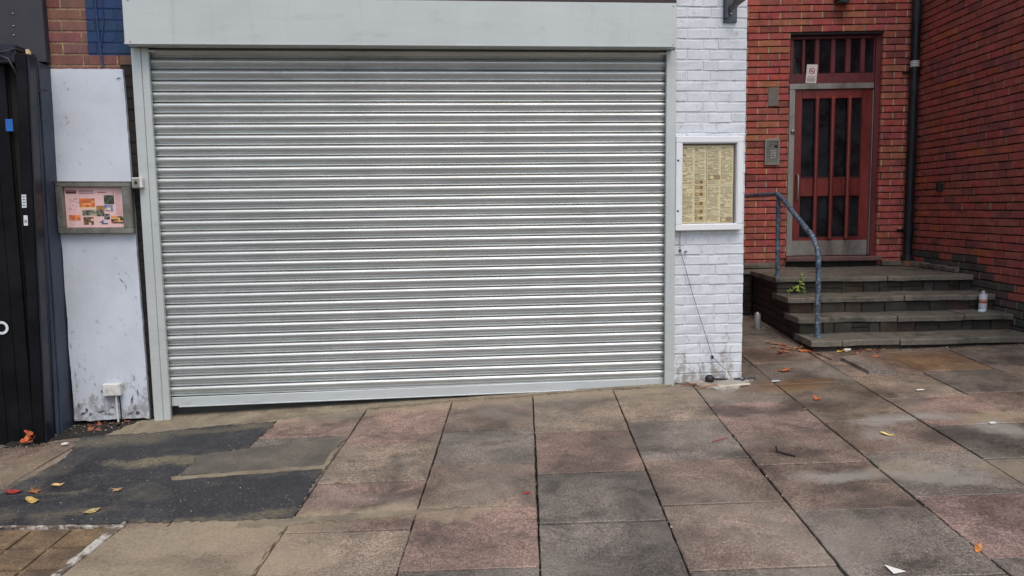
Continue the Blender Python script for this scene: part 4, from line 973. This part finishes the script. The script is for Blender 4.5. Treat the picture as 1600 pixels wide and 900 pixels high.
# ------------------------------------------------------------------ spray cans
def can(name, label, c, h, r, body, m, tint, band=None):
    t = thing(name, label, 'spray can', c)
    mb = MB(); mb.lathe(c, [(0, 0), (r*.9, 0), (r, .004), (r, h*.86)], 22); bo = mb.build('can_body', m, t)
    mb = MB(); mb.lathe(c, [(r*1.03, h*.855), (r*1.03, h*.875), (r*.97, h*.91), (r*.85, h*.94), (r*.6, h*.955), (r*.42, h*.96), (0, h*.96)], 22); mb.build('dome', M_STEEL, t)
    mb = MB(); mb.lathe(c, [(r*.34, h*.96), (r*.34, h*.985), (r*.26, h), (0, h)], 12); mb.build('nozzle', M_PLWHITE, t)
    if band:
        mb = MB(); mb.lathe(c, [(r*1.006, h*band[0]), (r*1.006, h*band[1])], 22); mb.build('label_band', band[2], bo)
        mb = MB(); mb.lathe(c, [(r*1.012, h*(band[0]+.05)), (r*1.012, h*(band[0]+.10))], 22); mb.build('label_stripe', mat('black_ink', (.02, .02, .02), .6, var=.1, bump=0), bo)
    return t
p = A(4.948, 2.34, 0)
can('spray_can', 'silver spray can standing in the dark gap behind the white pier', (p[0], p[1], G(p[0], p[1])+.001), .172, .031, None, mat('silver_can', s(178, 184, 190), .35, metal=.5, var=.08, fine=.04, bump=.05), None)
p = A(6.90, 1.815, 0)
can('spray_can', 'white spray can with an orange band on the second step beside the side wall', (p[0], p[1], ztop(1, 6.90)+.001), .19, .036, None, mat('white_can', s(214, 216, 222), .4, var=.04, bump=0), None, (.38, .58, mat('orange_band', s(206, 138, 112), .5, var=.1, bump=0)))
mb = MB(); q = A(6.845, 1.74, ztop(1, 6.84)+.001)
mb.lathe(q, [(0, .0), (.030, .0), (.033, .006), (.030, .018), (.022, .024), (0, .026)], 18); mb.lathe((q[0]+.03, q[1]+.01, q[2]), [(0, .030), (.016, .030), (.018, .0)], 14)
tag(mb.build('loose_cap', mat('pale_blue_plastic', s(190, 212, 218), .4, var=.08, bump=0)), 'pale blue plastic cap lying at the foot of the white spray can', 'cap')

# ------------------------------------------------------------------ weed on the second step
WD = thing('weed', 'small green weed growing out of the joint under the landing', 'weed', A(5.29, 2.2, .55))
mb = MB(A); rw = random.Random(6); st = MB(A)
for (du_, dz_, sc) in [(0, .02, 1), (.03, .05, 1), (-.03, .03, 1), (-.07, .02, .9), (-.10, .01, .8), (.02, .09, 1), (.0, .12, 1), (.03, .14, .9), (-.02, .06, 1), (.05, .03, 1), (-.05, .05, .9), (.01, .17, .8), (.03, .19, .7), (-.09, .03, .8), (.06, .01, .9)]:
    st.tube([(5.30, 2.20, .555), (5.30+du_*.6, 2.185, .56+dz_*.6), (5.30+du_, 2.17, .555+dz_)], .0018, 5)
    for q in range(3):
        c = A(5.30+du_+rw.uniform(-.014, .014), 2.165+rw.uniform(-.02, .02), .56+dz_+rw.uniform(-.008, .008))
        leaf_mesh(mb, c, .018*sc*rw.uniform(.7, 1.2), rw.uniform(0, 6), (rw.uniform(.2, 1.2), rw.uniform(-.6, .6)), s(*rw.choice([(92, 122, 44), (126, 148, 60), (64, 92, 36), (150, 164, 84)])), q, 'oval')
mb.build('leaves', M_GREEN, WD, attr=True); st.build('stem', mat('weed_stem', s(70, 90, 40), .6, var=.2, bump=0), WD)

# ------------------------------------------------------------------ leaves and litter on the pavement
def gleaf(u, v, size, col, kind, label, seed, group=None, curl=.35):
    mb = MB(); x, y, _ = A(u, v, 0); leaf_mesh(mb, (x, y, G(x, y)+.006), size, seed*1.7, (random.Random(seed).uniform(-.25, .25), random.Random(seed+1).uniform(-.25, .25)), col, seed, kind, curl)
    return tag(mb.build('autumn_leaf', M_LEAF, attr=True), label, 'leaf', group)
gleaf(4.665, .666, .085, s(206, 110, 50), 'maple', 'orange leaf alone on the dark slab right of the pier foot', 3)
gleaf(4.625, -.133, .050, s(176, 96, 60), 'maple', 'dull orange leaf on the tan slab in front of the pier', 12)
gleaf(4.754, -.887, .038, s(222, 196, 120), 'oval', 'pale yellow leaf in the middle of the brown slab at right', 5)
gleaf(4.476, -2.304, .030, s(186, 120, 56), 'oval', 'small orange leaf near the front edge on the dark grey slab', 6)
gleaf(5.321, 1.22, .055, s(214, 190, 84), 'maple', 'yellow leaf right under the bottom step corner', 7)
for i, (x, y, sz, c, k, lab) in enumerate([(-.429, -1.279, .05, s(150, 52, 40), 'oval', 'dark red leaf on the asphalt at the left frame edge'), (-.313, -1.30, .05, s(140, 92, 56), 'maple', 'brown curled leaf on the asphalt, left group'),
        (-.257, -1.43, .05, s(178, 148, 84), 'oval', 'long yellowish leaf on the asphalt, nearest of the left group'), (.141, -1.649, .048, s(168, 150, 100), 'oval', 'long pale leaf on the asphalt near the ochre paving'),
        (.16, -1.36, .042, s(160, 132, 96), 'maple', 'pale brown leaf in the middle of the asphalt'), (-.22, -1.22, .035, s(196, 160, 110), 'oval', 'light tan leaf behind the left leaf group')]):
    mb = MB(); leaf_mesh(mb, (x, y, G(x, y)+.016), sz, i*1.3, (.1, .1), c, 40+i, k, .4); tag(mb.build('autumn_leaf', M_LEAF, attr=True), lab, 'leaf')
rl = random.Random(21)
spots = [(4.86, 1.70), (4.91, 1.62), (4.95, 1.56), (4.84, 1.50), (4.90, 1.42), (4.99, 1.47), (5.04, 1.42), (4.83, 1.27), (4.88, 1.30), (4.80, 1.24), (5.05, 1.30), (5.09, 1.26), (4.97, 1.38), (5.13, 1.17)]
for i, (u, v) in enumerate(spots):
    gleaf(u, v, rl.uniform(.03, .055), s(*rl.choice([(170, 92, 52), (190, 120, 66), (150, 70, 50), (196, 150, 92), (120, 56, 50)])), rl.choice(['maple', 'oval']), 'fallen orange or brown leaf in the litter left of the bottom step', 60+i, 'leaves drifted left of the bottom step')
for i, (u, v) in enumerate([(5.40, 1.22), (5.44, 1.26), (5.48, 1.20), (5.52, 1.25), (5.57, 1.22), (5.60, 1.26), (5.66, 1.23), (5.50, 1.29), (5.36, 1.28), (5.72, 1.24), (5.42, 1.12), (5.55, 1.0), (5.62, 1.16)]):
    gleaf(u, v, rl.uniform(.022, .042), s(*rl.choice([(206, 186, 96), (190, 170, 110), (186, 120, 76), (150, 60, 46), (216, 200, 150)])), rl.choice(['maple', 'oval']), 'small leaf in the litter against the front of the bottom step', 90+i, 'leaves drifted along the front of the bottom step')
for i, (x, y) in enumerate([(-.52, -.02), (-.48, -.06), (-.44, -.03), (-.41, -.08), (-.36, -.02), (-.46, -.12), (-.55, -.07), (-.30, -.03), (-.39, -.13), (-.50, -.16), (-.34, -.09), (-.43, -.19)]):
    mb = MB(); leaf_mesh(mb, (x, y, G(x, y)+.015), rl.uniform(.02, .04), i*2.1, (rl.uniform(-.4, .4), .2), s(*rl.choice([(120, 60, 40), (96, 56, 40), (140, 84, 56), (70, 46, 36)])), 130+i, rl.choice(['maple', 'oval']), .5)
    tag(mb.build('autumn_leaf', M_LEAF, attr=True), 'dry brown leaf in the dirt under the white junction box', 'leaf', 'dry leaves below the junction box')

def scrap(name, label, cat, x, y, poly, col, h=.004, up=.012, m=None):
    mb = MB(); mb.prism([(x+a, y+b) for a, b in poly], lambda a, b: G(a, b)+up-h+.0, lambda a, b: G(a, b)+up, col=col)
    return tag(mb.build(name, m or M_PRINT, attr=True), label, cat)
WHT = s(224, 222, 214)
scrap('paper_scrap', 'white triangular paper scrap at the bottom edge of the view', 'paper scrap', 3.753, -2.885, [(-.016, -.035), (.040, -.028), (-.012, .035)], WHT, .002, .010)
scrap('paper_scrap', 'white scrap on the earth in front of the black gate', 'paper scrap', -.534, -.455, [(-.02, -.012), (.018, -.012), (.02, .012), (-.015, .014)], WHT, .006, .020)
scrap('paper_scrap', 'tiny white scrap between slabs at the far right', 'paper scrap', 5.335, -1.372, [(-.02, -.01), (.02, -.012), (.022, .01), (-.01, .014)], WHT, .003)
scrap('paper_scrap', 'white scrap on the right slab beside the pale yellow leaf', 'paper scrap', 5.36, -.62, [(-.03, -.01), (.03, -.008), (.025, .012), (-.02, .012)], WHT, .003)
scrap('paper_scrap', 'white crumpled scrap among the leaves in front of the bottom step', 'paper scrap', 5.51, .64, [(-.03, -.02), (.03, -.016), (.035, .012), (-.02, .02)], WHT, .012, .022)
scrap('paper_scrap', 'small grey scrap at the joint between pier and slipped slab', 'paper scrap', 4.50, -.15, [(-.03, -.012), (.04, -.01), (.03, .012), (-.02, .014)], s(190, 196, 200), .003)
scrap('litter', 'small white litter in front of the bottom step, further right', 'litter', 6.08, .62, [(-.025, -.012), (.02, -.015), (.028, .01), (-.018, .014)], WHT, .01, .02)
mb = MB(); x, y = 3.906, -1.607
mb.tube([(x-.03, y+.05, G(x, y)+.012), (x, y, G(x, y)+.010), (x+.035, y-.04, G(x, y)+.009)], .0045, 6); mb.tube([(x-.03, y+.05, G(x, y)+.012), (x-.034, y+.056, G(x, y)+.04)], .006, 6); tag(mb.build('twig', M_RUBBER), 'short black twig on the brown slab right of centre', 'twig')
mb = MB(); mb.tube([(3.581, -1.317, G(3.58, -1.3)+.008), (3.64, -1.29, G(3.64, -1.3)+.009), (3.702, -1.264, G(3.7, -1.26)+.008)], .003, 6); tag(mb.build('stick', mat('red_stick', s(150, 70, 70), .6, var=.1)), 'thin reddish stick lying on the grey slab in front of the pier', 'stick')
mb = MB(); leaf_mesh(mb, (2.391, -1.842, G(2.391, -1.842)+.005), .028, 1, (0, 0), s(160, 50, 44), 9, 'maple', .2); tag(mb.build('autumn_leaf', M_LEAF, attr=True), 'tiny red leaf on the brown slab at centre', 'leaf')
# rubbish at the foot of the pier
mb = MB(); c = (4.02, -.055, G(4.02, -.05)+.03)
mb.lathe(c, [(0, -.028), (.026, -.024), (.036, -.004), (.034, .018), (.020, .034), (0, .038)], 14); mb.tube([(c[0], c[1], c[2]+.02), (c[0]+.05, c[1]+.01, c[2]+.0), (c[0]+.15, c[1]+.02, c[2]-.01)], .007, 8)
tag(mb.build('cable_end', M_RUBBER), 'black lump of cable end on the pale cement at the pier foot', 'cable end')
mb = MB(); rx = random.Random(3)
for k in range(16):
    x, y = 4.22+rx.uniform(0, .17), -.06+rx.uniform(-.03, .02); r0 = rx.uniform(.006, .014)
    mb.lathe((x, y, G(x, y)+.018), [(0, -r0), (r0, -r0*.4), (r0*.9, r0*.5), (0, r0)], 7)
tag(mb.build('rubble', mat('dark_grit', s(58, 62, 70), .7, var=.4, vscale=50)), 'dark grit and rubble at the right foot of the white pier', 'rubble')
mb = MB(); mb.box((4.155, -.035, .10), (4.167, -.020, .16), ch=.002); tag(mb.build('plastic_clip', M_PLWHITE), 'small white plastic piece standing at the pier foot', 'clip')
def glump(x, y, l, ang, w_=.02): return [(x+l*math.cos(ang)-w_*math.sin(ang), y+l*math.sin(ang)+w_*math.cos(ang)), (x-l*math.cos(ang), y-l*math.sin(ang)), (x+l*math.cos(ang), y+l*math.sin(ang))]
for (x, y, l, a, c, lab) in [(3.95, -.19, .09, .15, s(150, 110, 80), 'brown cardboard sliver on the cement before the pier'), (4.16, -.21, .12, .02, s(206, 198, 176), 'long pale splinter on the cement before the pier'), (3.84, -.10, .06, -.3, s(120, 78, 54), 'rusty flake by the right foot of the shutter')]:
    mb = MB(); P_3 = glump(x, y, l, a, .022)[::-1]
    mb.prism(P_3, lambda a_, b_: G(a_, b_)+.012, lambda a_, b_: G(a_, b_)+.021, col=c); tag(mb.build('debris_sliver', M_PRINT, attr=True), lab, 'debris')

# grit gathered in the corners
mb = MB(); rg = random.Random(44)
def grit(x, y, h0=.004, big=1.0):
    r0 = rg.uniform(.0018, .0055)*big; z = G(x, y)+h0; c = rg.choice([s(60, 54, 46), s(90, 82, 70), s(130, 122, 108), s(44, 38, 32), s(104, 78, 56), s(176, 170, 158)])
    a = rg.uniform(0, 6); P = [(x+r0*math.cos(a+q*2.1)*rg.uniform(.6, 1.3), y+r0*math.sin(a+q*2.1)*rg.uniform(.6, 1.3), z) for q in range(3)] + [(x, y, z+r0*rg.uniform(.5, 1.1))]
    mb.add(P, [[0, 2, 1], [0, 1, 3], [1, 2, 3], [2, 0, 3]], False, c)
for k in range(300): grit(rg.uniform(3.72, 4.35), -abs(rg.gauss(.0, .09))-.01, .012)
for k in range(260): grit(rg.uniform(-.70, -.18), -abs(rg.gauss(.0, .10))-.0, .012, 1.2)
for k in range(160): grit(rg.uniform(-1.0, -.6), -.38-abs(rg.gauss(0, .04)), .008)
for k in range(220): grit(rg.uniform(-.1, 3.7), -abs(rg.gauss(0, .07)), .012)
for k in range(320):
    u = rg.uniform(5.1, 7.0); q = A(u, 1.26-abs(rg.gauss(0, .06)), 0); grit(q[0], q[1], .004, 1.3)
for k in range(200):
    v = rg.uniform(1.2, 3.0); q = A(5.09-abs(rg.gauss(0, .08)), v, 0); grit(q[0], q[1], .004, 1.3)
for k in range(500): grit(rg.uniform(-.9, 1.2), rg.uniform(-1.9, -.3), .009)
for k in range(900): grit(rg.uniform(-.8, 6.5), rg.uniform(-3.2, .4), .003, .8)
for k in (1, 2, 3, 4, 5, 6, 7):
    for q_ in range(50):
        v = rg.uniform(-2.9, .2); q = A(edge(k)+rg.uniform(-.008, .008), v, 0); grit(q[0], q[1], .0, 1.2)
tag(mb.build('grit', M_PRINT, attr=True), 'fine grit and crumbs gathered along the wall feet and slab joints', 'grit', kind='stuff')
